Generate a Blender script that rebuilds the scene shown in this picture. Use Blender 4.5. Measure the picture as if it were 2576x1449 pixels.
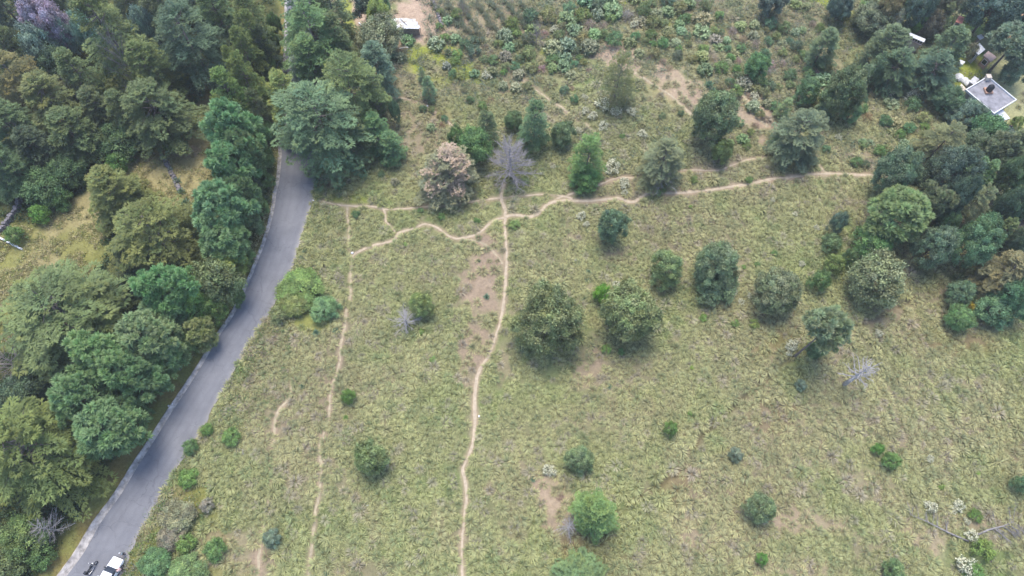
import bpy, math, random
import numpy as np
for o in list(bpy.data.objects): bpy.data.objects.remove(o, do_unlink=True)
S = bpy.context.scene
COL = S.collection
R = math.radians
# ------------------------------------------------------------------ camera
CAMH = 100.0; PITCH = R(64.5)
cam = bpy.data.cameras.new('camera'); cam.lens = 24; cam.sensor_width = 36
cam.clip_start = 1; cam.clip_end = 6000
camo = bpy.data.objects.new('camera', cam); COL.objects.link(camo)
camo.location = (0, 0, CAMH); camo.rotation_euler = (math.pi/2-PITCH, 0, 0)
S.camera = camo
# ------------------------------------------------------------------ sky, sun, exposure
SUN_EL, SUN_AZ = R(70), R(352)
w = bpy.data.worlds.new('World'); S.world = w; w.use_nodes = True
nt = w.node_tree; sky = nt.nodes.new('ShaderNodeTexSky'); sky.sky_type = 'NISHITA'
sky.sun_disc = False; sky.sun_elevation = SUN_EL; sky.sun_rotation = SUN_AZ
sky.altitude = 2600; sky.air_density = 1.0; sky.dust_density = 8.0; sky.ozone_density = 0.2
bg = nt.nodes['Background']; bg.inputs['Strength'].default_value = 0.15
nt.links.new(sky.outputs[0], bg.inputs[0])
sl = bpy.data.lights.new('sun', 'SUN'); sl.energy = 1.5; sl.angle = R(32); sl.color = (1, .94, .84)
so = bpy.data.objects.new('sun', sl); COL.objects.link(so)
sd = np.array([math.sin(SUN_AZ)*math.cos(SUN_EL), math.cos(SUN_AZ)*math.cos(SUN_EL), math.sin(SUN_EL)])
from mathutils import Vector, Matrix
so.rotation_euler = Vector(sd).to_track_quat('Z', 'Y').to_euler()
so.location = (0, -30, 160)
S.view_settings.view_transform = 'Standard'; S.view_settings.look = 'None'
S.view_settings.exposure = 1.68; S.view_settings.gamma = 1
S.render.engine = 'CYCLES'
S.cycles.max_bounces = 5; S.cycles.diffuse_bounces = 3; S.cycles.transparent_max_bounces = 4
# ------------------------------------------------------------------ measured layout -> ground
# positions below were measured in the photograph (2576 px wide) and are turned
# into places on the ground here, once; everything is built at real size there.
F = 2576*24/36.0
sp, cp = math.sin(PITCH), math.cos(PITCH)
def h0(x, y):
    return (0.55*np.sin(x/23.0+1.3)*np.cos(y/19.0+.4) + 0.28*np.sin(x/9.0-y/11.0) + 0.2*np.sin(y/7.0+x/15.0))
def ray(px, py):
    u = (np.asarray(px, float)-1288)/F; v = (np.asarray(py, float)-724.5)/F
    return u, cp - v*sp, -sp - v*cp           # per unit depth
def at_z(px, py, z=0.0):
    dx, dy, dz = ray(px, py); t = (z-CAMH)/dz
    return dx*t, dy*t
def ground(px, py, dz=0.0):
    x, y = at_z(px, py, dz)
    for _ in range(4): x, y = at_z(px, py, h0(x, y)+dz)
    return x, y
def to_px(x, y, z):
    x = np.asarray(x, float); y = np.asarray(y, float); z = np.asarray(z, float)-CAMH
    d = y*cp - z*sp; up = y*sp + z*cp
    return 1288+F*x/d, 724.5-F*up/d
def scale_at(px, py, z=0.0):
    x, y = at_z(px, py, z); return F/(y*cp-(z-CAMH)*sp)
rng = np.random.default_rng(7); random.seed(7)
# value noise
_lat = rng.random((256, 256))
def vn(x, y):
    xi = np.floor(x).astype(int); yi = np.floor(y).astype(int); fx = x-xi; fy = y-yi
    fx = fx*fx*(3-2*fx); fy = fy*fy*(3-2*fy)
    a = _lat[xi % 256, yi % 256]; b = _lat[(xi+1) % 256, yi % 256]; c = _lat[xi % 256, (yi+1) % 256]; d = _lat[(xi+1) % 256, (yi+1) % 256]
    return (a*(1-fx)+b*fx)*(1-fy)+(c*(1-fx)+d*fx)*fy
def fbm(x, y, o=4):
    s = 0; a = .5; t = 0
    for i in range(o):
        s = s+a*vn(x*2**i+17*i, y*2**i+31*i); t += a; a *= .55
    return s/t
def seg_dist(X, Y, pts):
    D = np.full(np.shape(X), 1e9)
    for (x0, y0), (x1, y1) in zip(pts[:-1], pts[1:]):
        vx, vy = x1-x0, y1-y0; L = vx*vx+vy*vy+1e-9
        t = np.clip(((X-x0)*vx+(Y-y0)*vy)/L, 0, 1)
        D = np.minimum(D, np.hypot(X-x0-t*vx, Y-y0-t*vy))
    return D
def inpoly(X, Y, P):
    c = np.zeros(np.shape(X), bool); n = len(P)
    for i in range(n):
        x0, y0 = P[i]; x1, y1 = P[(i+1) % n]
        if y0 == y1: continue
        c ^= ((y0 > Y) != (y1 > Y)) & (X < (x1-x0)*(Y-y0)/(y1-y0)+x0)
    return c
def smooth_line(pts, step=0.6, wob=0.0, seed=0):
    P = np.array(pts, float); out = []
    n = len(P)
    for i in range(n-1):
        p0 = P[max(i-1, 0)]; p1 = P[i]; p2 = P[i+1]; p3 = P[min(i+2, n-1)]
        k = max(2, int(np.hypot(*(p2-p1))/step))
        for j in range(k):
            t = j/k
            out.append(.5*((2*p1)+(-p0+p2)*t+(2*p0-5*p1+4*p2-p3)*t*t+(-p0+3*p1-3*p2+p3)*t**3))
    out.append(P[-1]); return np.array(out)
def gl(pts): return [tuple(float(c) for c in ground(*p)) for p in pts]
# road
LE_PX = [(-130,1820),(-40,1700),(60,1560),(143,1449),(187,1389),(233,1313),(283,1246),(333,1166),(367,1116),(400,1063),(433,1013),(463,969),(500,913),(547,836),(577,793),(610,726),(630,683),(644,646),(654,623),(671,570),(682,520),(687,483),(694,460),(699,400),(703,330),(707,213),(712,160),(716,60),(716,0),(716,-90)]
RE_PX = [(60,1820),(150,1700),(230,1560),(305,1449),(325,1400),(350,1340),(393,1266),(433,1203),(460,1153),(507,1083),(550,1003),(573,966),(617,883),(644,843),(674,793),(701,743),(727,690),(747,640),(761,593),(772,556),(786,503),(793,470),(799,410),(798,330),(796,200),(796,150),(798,60),(800,0),(802,-90)]
GI_PX = [(-100,1820),(-12,1700),(86,1560),(168,1449),(212,1389),(255,1313),(303,1246),(351,1166),(384,1116),(416,1063),(448,1013),(477,969),(512,913),(558,836),(588,793),(620,726),(639,683),(653,646),(663,623),(680,570),(691,520),(696,483),(702,460),(708,400),(711,330),(714,213),(718,160),(721,60),(721,0),(721,-90)]
LE, RE, GI = [smooth_line(gl(l), .8) for l in (LE_PX, RE_PX, GI_PX)]
def resamp(P, n):
    d = np.r_[0, np.cumsum(np.hypot(*np.diff(P, axis=0).T))]; s = np.linspace(0, d[-1], n)
    return np.c_[np.interp(s, d, P[:, 0]), np.interp(s, d, P[:, 1])]
NR = 260
LE, RE, GI = resamp(LE, NR), resamp(RE, NR), resamp(GI, NR)
ROADPOLY = [tuple(p) for p in LE[::4]]+[tuple(p) for p in RE[::-4]]
CEN = (LE+RE)/2
# trails: (points, half width m, strength)
TR = [
 ([(1164,1560),(1163,1449),(1161,1389),(1164,1333),(1169,1286),(1174,1249),(1169,1206),(1164,1179),(1177,1149),(1189,1116),(1194,1066),(1194,1016),(1197,966),(1207,930),(1231,890),(1244,853),(1261,800),(1269,743),(1272,690),(1274,633),(1270,583),(1271,546),(1271,526),(1261,498),(1268,462)], .27, 1),
 ([(1271,546),(1288,540),(1330,545),(1345,541),(1365,526),(1378,511),(1421,503),(1488,505),(1555,498),(1588,508),(1611,496),(1635,484),(1700,485),(1760,480),(1830,470),(1890,462),(1930,452),(1990,445),(2040,438),(2090,436),(2140,438),(2200,441)], .3, 1),
 ([(1261,497),(1310,492),(1380,488),(1425,494),(1440,499)], .18, .8),
 ([(1400,499),(1461,480),(1505,465),(1541,450),(1565,445),(1598,447),(1640,436),(1721,427),(1805,428),(1835,417),(1888,400),(1931,397)], .2, .85),
 ([(1271,546),(1240,556),(1204,586),(1157,600),(1124,590),(1101,573),(1067,563),(1044,573),(1001,586),(991,603),(944,616),(904,630),(887,640)], .25, 1),
 ([(874,520),(874,545),(879,576),(877,616),(886,640),(882,683),(881,743),(871,783),(867,826),(857,866),(854,906),(844,946),(831,986),(826,1050),(804,1126),(807,1173),(804,1233),(794,1283),(788,1340),(781,1399),(775,1470)], .2, .7),
 ([(735,960),(724,1003),(696,1043),(690,1090),(687,1150),(676,1216),(669,1283),(663,1330),(654,1366),(647,1449),(645,1500)], .2, .6),
 ([(790,508),(801,503),(857,516),(927,518),(964,526),(971,556),(994,582)], .2, .8),
 ([(964,526),(1011,525),(1051,521),(1120,516),(1200,505),(1258,497)], .17, .8),
 ([(1157,600),(1211,610),(1244,636),(1264,663)], .16, .7),
 ([(977,243),(1034,250),(1074,267),(1111,293),(1147,323),(1180,345)], .2, .85),
 ([(1005,340),(1017,377),(1047,400),(1075,430)], .16, .6),
 ([(1560,160),(1631,203),(1688,240),(1735,283),(1760,300)], .28, .7),
 ([(1845,215),(1868,227),(1888,277),(1932,317)], .45, .7),
 ([(1260,150),(1320,205),(1420,275),(1500,330)], .2, .5),
 ([(2060,415),(2075,430),(2090,436)], .25, .7),
 ([(2330,380),(2318,392),(2310,410)], .3, .9),
]
TRW = [(smooth_line(gl(p), .5), hw, st) for p, hw, st in TR]
DITCH = smooth_line(gl([(2310,745),(2230,785),(2149,823),(2070,862),(1992,903),(1932,950),(1880,995),(1835,1033),(1800,1068),(1765,1100),(1725,1165),(1695,1200),(1638,1233),(1600,1260),(1550,1300)]), 1.5)
def hz(x, y, fine=True):
    x = np.asarray(x, float); y = np.asarray(y, float)
    z = h0(x, y)
    if fine:
        z = z - .5*np.exp(-(seg_dist(x, y, DITCH)/.5)**2)
    return z
def make_hfield():
    # distance-based grooves, baked on a grid for quick lookup
    gx = np.arange(-135, 135, .5); gy = np.arange(-25, 160, .5)
    X, Y = np.meshgrid(gx, gy, indexing='ij')
    D = np.full(X.shape, 9.0); ST = np.zeros(X.shape)
    for P, hw, st in TRW:
        m = (X > P[:, 0].min()-3) & (X < P[:, 0].max()+3) & (Y > P[:, 1].min()-3) & (Y < P[:, 1].max()+3)
        d = np.full(X.shape, 9.0); d[m] = seg_dist(X[m], Y[m], P[::2] if len(P) > 4 else P)-hw
        ST = np.where(d < D, st, ST); D = np.minimum(D, d)
    DR = seg_dist(X, Y, CEN[::4])
    DR2 = np.minimum(seg_dist(X, Y, LE[::4]), seg_dist(X, Y, RE[::4])); ins = inpoly(X, Y, ROADPOLY)
    DR2 = np.where(ins, -DR2, DR2)
    return gx, gy, D, DR2, ST
HGX, HGY, HTD, HRD, HST = make_hfield()
def lut(A, x, y):
    fx = np.clip((np.asarray(x)-HGX[0])/.5, 0, len(HGX)-1.001); fy = np.clip((np.asarray(y)-HGY[0])/.5, 0, len(HGY)-1.001)
    i = fx.astype(int); j = fy.astype(int); fx = fx-i; fy = fy-j
    return (A[i, j]*(1-fx)+A[i+1, j]*fx)*(1-fy)+(A[i, j+1]*(1-fx)+A[i+1, j+1]*fx)*fy
def trail_d(x, y): return lut(HTD, x, y)
def road_d(x, y): return lut(HRD, x, y)
def left_of_road(px, py):
    yy = [p[1] for p in LE_PX][::-1]; xx = [p[0] for p in LE_PX][::-1]
    return px < np.interp(py, yy, xx)
# ------------------------------------------------------------------ materials
def nodes(name):
    m = bpy.data.materials.new(name); m.use_nodes = True
    b = m.node_tree.nodes['Principled BSDF']; return m, m.node_tree, b
def ramp(nt_, stops):
    r = nt_.nodes.new('ShaderNodeValToRGB'); e = r.color_ramp.elements
    while len(e) < len(stops): e.new(.5)
    for k, (p, c) in zip(e, stops): k.position = p; k.color = (*c, 1) if len(c) == 3 else c
    return r
def noise(nt_, sc, det=4, coord='Object', rough=.6, dim=None):
    tc = nt_.nodes.new('ShaderNodeTexCoord'); n = nt_.nodes.new('ShaderNodeTexNoise')
    n.inputs['Scale'].default_value = sc; n.inputs['Detail'].default_value = det; n.inputs['Roughness'].default_value = rough
    nt_.links.new(tc.outputs[coord], n.inputs['Vector']); return n
def mixc(nt_, a, b, fac, mode='MIX'):
    m = nt_.nodes.new('ShaderNodeMix'); m.data_type = 'RGBA'; m.blend_type = mode
    for sock, v in ((m.inputs[6], a), (m.inputs[7], b), (m.inputs[0], fac)):
        if isinstance(v, bpy.types.NodeSocket): nt_.links.new(v, sock)
        elif isinstance(v, tuple): sock.default_value = (*v, 1)
        else: sock.default_value = v
    return m.outputs[2]
def solid(name, col, rough=.7, var=.12, sc=3.0, metal=0.0, bump=0.0, spec=.3):
    m, t, b = nodes(name)
    n = noise(t, sc, 5)
    r = ramp(t, [(.3, tuple(c*(1-var*1.6) for c in col)), (.7, tuple(min(1, c*(1+var)) for c in col))])
    t.links.new(n.outputs[0], r.inputs[0]); t.links.new(r.outputs[0], b.inputs['Base Color'])
    b.inputs['Roughness'].default_value = rough; b.inputs['Metallic'].default_value = metal
    b.inputs['Specular IOR Level'].default_value = spec
    if bump:
        bp = t.nodes.new('ShaderNodeBump'); bp.inputs['Strength'].default_value = bump; bp.inputs['Distance'].default_value = .05
        t.links.new(n.outputs[0], bp.inputs['Height']); t.links.new(bp.outputs[0], b.inputs['Normal'])
    return m
def leafmat(name, use_obj=True, transl=.25):
    m, t, b = nodes(name)
    at = t.nodes.new('ShaderNodeAttribute'); at.attribute_name = 'Col'
    col = at.outputs['Color']
    if use_obj:
        oi = t.nodes.new('ShaderNodeObjectInfo')
        col = mixc(t, at.outputs['Color'], oi.outputs['Color'], 1.0, 'MULTIPLY')
    t.links.new(col, b.inputs['Base Color']); b.inputs['Roughness'].default_value = .62
    b.inputs['Specular IOR Level'].default_value = .25
    if transl:
        tr = t.nodes.new('ShaderNodeBsdfTranslucent'); t.links.new(col, tr.inputs[0])
        mx = t.nodes.new('ShaderNodeMixShader'); mx.inputs[0].default_value = transl
        t.links.new(b.outputs[0], mx.inputs[1]); t.links.new(tr.outputs[0], mx.inputs[2])
        t.links.new(mx.outputs[0], t.nodes['Material Output'].inputs[0])
    return m
M = {}
M['leaf'] = leafmat('foliage'); M['grass'] = leafmat('grass_blades', False, .2)
M['bark'] = solid('bark', (.16, .13, .11), .9, .3, 4, bump=.5)
M['deadwood'] = solid('dead_wood', (.40, .37, .36), .85, .2, 5)
M['purplewood'] = solid('purple_grey_wood', (.34, .31, .31), .85, .2, 5)
M['greywood'] = solid('weathered_log', (.24, .22, .21), .9, .25, 3)
M['brownwood'] = solid('brown_dead_wood', (.24, .20, .20), .85, .2, 5)
# ------------------------------------------------------------------ mesh helpers
def npmesh(name, V, Fq, C=None, mat=None, smooth=False):
    """V (n,3); Fq (m,k) faces all with k corners; C (n,3) point colours"""
    me = bpy.data.meshes.new(name); V = np.asarray(V, np.float32); Fq = np.asarray(Fq, np.int32)
    m, k = Fq.shape
    me.vertices.add(len(V)); me.vertices.foreach_set('co', V.ravel())
    me.loops.add(m*k); me.loops.foreach_set('vertex_index', Fq.ravel())
    me.polygons.add(m); me.polygons.foreach_set('loop_start', np.arange(0, m*k, k, dtype=np.int32))
    if smooth: me.polygons.foreach_set('use_smooth', np.ones(m, bool))
    me.update(calc_edges=True)
    if C is not None:
        a = me.color_attributes.new('Col', 'FLOAT_COLOR', 'POINT')
        a.data.foreach_set('color', np.c_[C, np.ones(len(C))].astype(np.float32).ravel())
    if mat: me.materials.append(mat)
    return me
def obj(name, me, parent=None, loc=(0, 0, 0), color=None, **kw):
    o = bpy.data.objects.new(name, me); COL.objects.link(o); o.location = loc
    if parent: o.parent = parent
    if color: o.color = (*color, 1)
    for k, v in kw.items(): o[k] = v
    return o
def tag(o, label=None, cat=None, group=None, kind=None):
    if label: o['label'] = label
    if cat: o['category'] = cat
    if group: o['group'] = group
    if kind: o['kind'] = kind
    return o
class MB:
    def __init__(s): s.v = []; s.f = []; s.n = 0
    def add(s, V, Fs):
        s.v += [tuple(p) for p in V]; s.f += [tuple(i+s.n for i in f) for f in Fs]; s.n += len(V)
    def box(s, c, d, rz=0, taper=1.0):
        x, y, z = c; a, b, h = d[0]/2, d[1]/2, d[2]/2; V = []
        for k, q in ((-h, 1), (h, taper)):
            for i, j in ((-a, -b), (a, -b), (a, b), (-a, b)):
                i *= q; j *= q
                V.append((x+i*math.cos(rz)-j*math.sin(rz), y+i*math.sin(rz)+j*math.cos(rz), z+k))
        s.add(V, [(3, 2, 1, 0), (4, 5, 6, 7), (0, 1, 5, 4), (1, 2, 6, 5), (2, 3, 7, 6), (3, 0, 4, 7)])
    def prism(s, P, z0, z1):
        n = len(P); s.add([(x, y, z0) for x, y in P]+[(x, y, z1) for x, y in P], [tuple(range(n))[::-1], tuple(range(n, 2*n))]+[(i, (i+1) % n, n+(i+1) % n, n+i) for i in range(n)])
    def tube(s, P, rad, n=6, cap=True):
        P = [Vector(p) for p in P]; V = []; Fs = []
        for i, p in enumerate(P):
            d = (P[min(i+1, len(P)-1)]-P[max(i-1, 0)]); d = d.normalized() if d.length > 1e-6 else Vector((0, 0, 1))
            a = d.cross(Vector((0, 0, 1))) if abs(d.z) < .9 else d.cross(Vector((1, 0, 0)))
            a.normalize(); b = d.cross(a); r = rad[i] if hasattr(rad, '__len__') else rad
            for k in range(n):
                t = 2*math.pi*k/n; V.append(p+a*(r*math.cos(t))+b*(r*math.sin(t)))
        for i in range(len(P)-1):
            for k in range(n):
                Fs.append((i*n+k, i*n+(k+1) % n, (i+1)*n+(k+1) % n, (i+1)*n+k))
        if cap: Fs += [tuple(range(n))[::-1], tuple(range((len(P)-1)*n, len(P)*n))]
        s.add(V, Fs)
    def mesh(s, name, mat, smooth=False):
        me = bpy.data.meshes.new(name); me.from_pydata(s.v, [], s.f); me.update()
        if mat: me.materials.append(mat)
        if smooth:
            for p in me.polygons: p.use_smooth = True
        return me
    def build(s, name, mat, parent=None, loc=(0, 0, 0), smooth=False, bevel=0):
        o = obj(name, s.mesh(name, mat, smooth), parent, loc)
        if bevel:
            b = o.modifiers.new('bevel', 'BEVEL'); b.width = bevel; b.segments = 2; b.limit_method = 'ANGLE'
        return o
class Leaves:
    def __init__(s): s.P = []; s.D = []; s.N = []; s.L = []; s.W = []; s.C = []
    def add(s, P, D, N, L, W, C):
        n = len(P); bc = lambda a, k: np.broadcast_to(np.asarray(a, float), (n, k) if k else (n,))
        s.P.append(P); s.D.append(bc(D, 3)); s.N.append(bc(N, 3)); s.L.append(bc(L, 0)); s.W.append(bc(W, 0)); s.C.append(bc(C, 3))
    def arrays(s):
        P, D, N = [np.concatenate(a) for a in (s.P, s.D, s.N)]; L, W = [np.concatenate(a)[:, None] for a in (s.L, s.W)]; C = np.concatenate(s.C)
        D = D/(np.linalg.norm(D, axis=1, keepdims=True)+1e-9); Sd = np.cross(D, N); Sd /= (np.linalg.norm(Sd, axis=1, keepdims=True)+1e-9)
        V = np.stack([P, P+D*L*.45+Sd*W/2, P+D*L, P+D*L*.45-Sd*W/2], 1).reshape(-1, 3)
        Fq = np.arange(len(P)*4).reshape(-1, 4); return V, Fq, np.repeat(C, 4, 0)
    def mesh(s, name, mat):
        V, Fq, C = s.arrays(); return npmesh(name, V, Fq, C, mat)
def rdir(n, up=0.0, r=rng):
    d = r.normal(size=(n, 3)); d /= np.linalg.norm(d, axis=1, keepdims=True); d[:, 2] += up
    return d/np.linalg.norm(d, axis=1, keepdims=True)
# ------------------------------------------------------------------ plant prototypes (meshes)
def trunk_mesh(h, r0, limbs, seed, mat, lean=.02, name='trunk'):
    r = random.Random(seed); m = MB()
    pts = [(0, 0, -.4)]; x = y = 0
    for i in range(1, 7):
        x += r.uniform(-lean, lean)*h/2; y += r.uniform(-lean, lean)*h/2; pts.append((x, y, h*i/6))
    m.tube(pts, [r0*1.25]+[r0*(1-.14*i) for i in range(1, 7)], 8)
    for (ex, ey, ez), z0 in limbs:
        k = min(z0/h*6, 5.9); i = int(k); a = np.array(pts[i]); b = np.array(pts[i+1]); s_ = a+(b-a)*(k-i)
        e = np.array([ex, ey, ez]); mid = s_+(e-s_)*.5+np.array([0, 0, -.04*np.linalg.norm(e-s_)])
        rr = r0*.32
        m.tube([s_, mid, e], [rr, rr*.6, rr*.15], 5, False)
    return m.mesh(name, mat, True)
def conifer(h, r, nb, seed, prof=1.0, rnd=.55, up=.25, gap=.42, brown=0.0, leaf=1.0, zbot=.1, deadfrac=0.0, den=1.0):
    """feathery conifer: whorled drooping boughs carrying flat sprays"""
    g = np.random.default_rng(seed); L = Leaves(); limbs = []
    lobes = g.uniform(.78, 1.15, 7)
    for b in range(nb):
        t = g.random()**.85; z = h*(zbot+(1-zbot)*.97*t); az = b*2.39996+g.uniform(-.35, .35)
        env = r*((1-t)**prof*(1-rnd)+rnd*math.sqrt(max(0, 1-t*t)))*lobes[int(az*7/6.283) % 7]
        env *= min(1, .72+t*1.8)
        bl = env*g.uniform(.78, 1.12)+.35
        el = up+.75*t**2+g.uniform(-.12, .12); droop = .22+.15*g.random()
        dh = np.array([math.cos(az), math.sin(az), 0]); sd_ = np.array([-math.sin(az), math.cos(az), 0])
        p = lambda s: dh*bl*s+np.array([0, 0, z])+np.array([0, 0, 1])*(bl*math.tan(el)*.55*s-droop*bl*s*s)
        if bl > 1.2 and b % 3 == 0: limbs.append((tuple(p(.8)), min(z, h*.97)))
        tone = g.uniform(.72, 1.2); hue = g.normal(0, .05)
        bt = np.array([tone*(1+hue+.04), tone, tone*(1-hue)])
        isb = g.random() < brown*1.7*(t-.3)*(1.0 if math.cos(az) > -.1 else .3)
        if isb: bt = np.array([2.0, 1.45, 1.85])*g.uniform(.75, 1.1)
        ss = np.arange(.4 if bl > 2 else .15, 1.0, gap/bl/1.15)
        for s in ss:
            base = p(s); tang = p(min(1.0, s+.05))-p(s-.05); tang /= np.linalg.norm(tang)
            l2 = (.30*bl*(1.1-s)+.45)*g.uniform(.7, 1.15)
            for side in (-1, 1):
                d2 = tang*.78+sd_*side*.75+np.array([0, 0, g.uniform(-.18, .08)]); d2 /= np.linalg.norm(d2)
                nf = max(1, int(l2/.42*den)); q = (np.arange(nf)+.6)/nf
                nl = 6
                Pb = base+d2*(q*l2)[:, None]; Pb[:, 2] -= .12*l2*q*q
                Pb = np.repeat(Pb, nl, 0)+g.normal(0, .05, (nf*nl, 3))
                fan = np.tile(np.linspace(-1.0, 1.0, nl), nf)+g.normal(0, .15, nf*nl)
                s2 = np.cross(d2, [0, 0, 1]); s2 /= np.linalg.norm(s2)+1e-9
                D = d2*np.cos(fan)[:, None]+s2*np.sin(fan)[:, None]+g.normal(0, .12, (nf*nl, 3)); D[:, 2] += .08
                tip = np.repeat(q, nl)*.22+s*.22
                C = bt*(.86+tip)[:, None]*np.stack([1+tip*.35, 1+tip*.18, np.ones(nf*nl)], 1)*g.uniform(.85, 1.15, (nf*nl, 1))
                L.add(Pb, D, np.array([0, 0, 1])+g.normal(0, .35, (nf*nl, 3)), g.uniform(.34, .6, nf*nl)*leaf, .13*leaf, C)
        # tip spray
        n = 8; L.add(np.repeat(p(1.0)[None], n, 0), dh+g.normal(0, .45, (n, 3)), np.array([0, 0, 1.]), .55*leaf, .14*leaf, bt*np.array([1.25, 1.15, .98]))
    # leader
    n = 60; zz = g.uniform(h*.9, h*1.0, n); P = np.c_[g.normal(0, .12, n), g.normal(0, .12, n), zz]
    L.add(P, rdir(n, .5, g), np.array([0, 0, 1.])+g.normal(0, .4, (n, 3)), .5*leaf, .13*leaf, np.array([1.1, 1.1, 1.]) if brown < .5 else np.array([2.0, 1.45, 1.85]))
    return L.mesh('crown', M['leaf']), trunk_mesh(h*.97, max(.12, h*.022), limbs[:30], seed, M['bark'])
def lobed(g, r, h, zb, nl):
    """irregular crown envelope: union of ellipsoids -> surface sample function"""
    E = [(np.array([g.uniform(-.1, .1)*r, g.uniform(-.1, .1)*r, zb+(h-zb)*.48]), np.array([r*.74, r*.74, (h-zb)*.5]))]
    for i in range(nl):
        a = i*6.283/nl+g.uniform(-.4, .4); q = g.uniform(.35, .66)*r; zz = g.uniform(.22, .7)
        E.append((np.array([math.cos(a)*q, math.sin(a)*q, zb+(h-zb)*zz]), np.array([r*.46, r*.46, (h-zb)*.28])*g.uniform(.7, 1.15)))
    def samp(n, depth=.25):
        out = []
        while len(out) < n:
            k = 0 if g.random() < .42 else g.integers(len(E)); c, s = E[k]; d = rdir(1, 0, g)[0]
            if d[2] < -.55: continue
            p = c+s*d*(1-depth*g.random()**1.5)
            if any((((p-c2)/s2)**2).sum() < .55 for j, (c2, s2) in enumerate(E) if j != k): continue
            out.append((p, d))
        return out
    return samp
def pine(h, r, ncl, seed, zb=.18, ball=.68, sparse=0.0, lobes=5):
    g = np.random.default_rng(seed); L = Leaves(); limbs = []
    samp = lobed(g, r, h, h*zb, lobes)
    for i, (p, d) in enumerate(samp(ncl, .45)):
        n = 78; D = rdir(n, .45, g); rad = ball*g.uniform(.75, 1.25)
        tone = g.uniform(.8, 1.15); bt = np.array([tone*g.uniform(.95, 1.12), tone, tone*g.uniform(.9, 1.05)])
        up = np.clip(D[:, 2], -1, 1)
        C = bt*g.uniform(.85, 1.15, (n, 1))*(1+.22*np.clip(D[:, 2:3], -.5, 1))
        Nn = rdir(n, 0, g)*.5; Nn[:, 2] += .8
        L.add(p+D*rad*.25, D, Nn, rad*g.uniform(.7, 1.0, n), .17, C)
        if i % 7 == 0: limbs.append((tuple(p*np.array([.93, .93, .97])), float(np.clip(p[2]*.75, h*.12, h*.9))))
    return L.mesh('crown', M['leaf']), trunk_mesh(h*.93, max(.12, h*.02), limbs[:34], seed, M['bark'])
def broad(h, r, ncl, seed, zb=.06, leaf=.24, cs=.42, per=80, lobes=6, upl=.5, limb=True, flower=0.0):
    g = np.random.default_rng(seed); L = Leaves(); limbs = []
    samp = lobed(g, r, h, h*zb, lobes)
    for i, (p, d) in enumerate(samp(ncl, .38)):
        tone = g.uniform(.6, 1.4); bt = np.array([tone*g.uniform(.93, 1.12), tone, tone*g.uniform(.88, 1.08)])
        P = p+g.normal(0, cs*.5, (per, 3))*np.array([1, 1, .7]); P[:, 2] = np.maximum(P[:, 2], .03)
        Nn = (P-p)/cs*1.3+d*.55+g.normal(0, .38, (per, 3)); Nn[:, 2] += .15; D = g.normal(0, 1, (per, 3)); D[:, 2] += upl*.5
        C = bt*g.uniform(.8, 1.2, (per, 1))
        if flower: 
            fl = g.random(per) < flower; C = np.where(fl[:, None], np.array([5.6, 5.0, 6.0])*g.uniform(.75, 1.05, (per, 1)), C)
            Nn[fl, 2] += 1.2
        L.add(P, D, Nn, leaf*g.uniform(.7, 1.25, per), leaf*.55, C)
        if i % 9 == 0: limbs.append((tuple(p*.9), float(np.clip(p[2]*.5, h*.08, h*.8))))
    return L.mesh('crown', M['leaf']), (trunk_mesh(h*.8, max(.05, h*.022), limbs[:26], seed, M['bark']) if limb else None)
def spiky(r, n, seed, pale=.5, leafl=.4):
    """shrub of upright leafy stems that end in pale rosettes"""
    g = np.random.default_rng(seed); L = Leaves()
    for i in range(n):
        a = g.uniform(0, 6.283); q = r*math.sqrt(g.random())*.95; hh = r*(1.25-.75*(q/r)**2)*g.uniform(.75, 1.1)
        tone = g.uniform(.75, 1.15); k = 26
        t = g.uniform(.25, 1, k); P = np.c_[np.full(k, math.cos(a)*q), np.full(k, math.sin(a)*q), hh*t]+g.normal(0, .04, (k, 3))
        D = rdir(k, .6, g)+np.array([math.cos(a), math.sin(a), 0])*.3
        tipf = (t > 1-pale*.4)[:, None]
        C = np.where(tipf, np.array([1.75, 1.6, 1.75])*tone, np.array([.95, 1., .95])*tone)*g.uniform(.85, 1.15, (k, 1))
        L.add(P, D, rdir(k, .8, g), leafl*g.uniform(.5, 1.0, k), .13, C)
    return L.mesh('crown', M['leaf'])
def twiggy(r, n, seed, h=None):
    g = np.random.default_rng(seed); L = Leaves(); h = h or r
    a = g.uniform(0, 6.283, n); el = np.arcsin(g.uniform(.1, 1, n)); D = np.c_[np.cos(a)*np.cos(el)*r, np.sin(a)*np.cos(el)*r, np.sin(el)*h]
    s = g.uniform(.15, .8, n)[:, None]
    L.add(D*s+g.normal(0, .06*r, (n, 3)), D/r+g.normal(0, .5, (n, 3)), rdir(n, 0, g), r*g.uniform(.25, .5, n), .045, g.uniform(.7, 1.25, (n, 1))*np.array([[1, 1, 1]]))
    return L.mesh('crown', M['leaf'])
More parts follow.
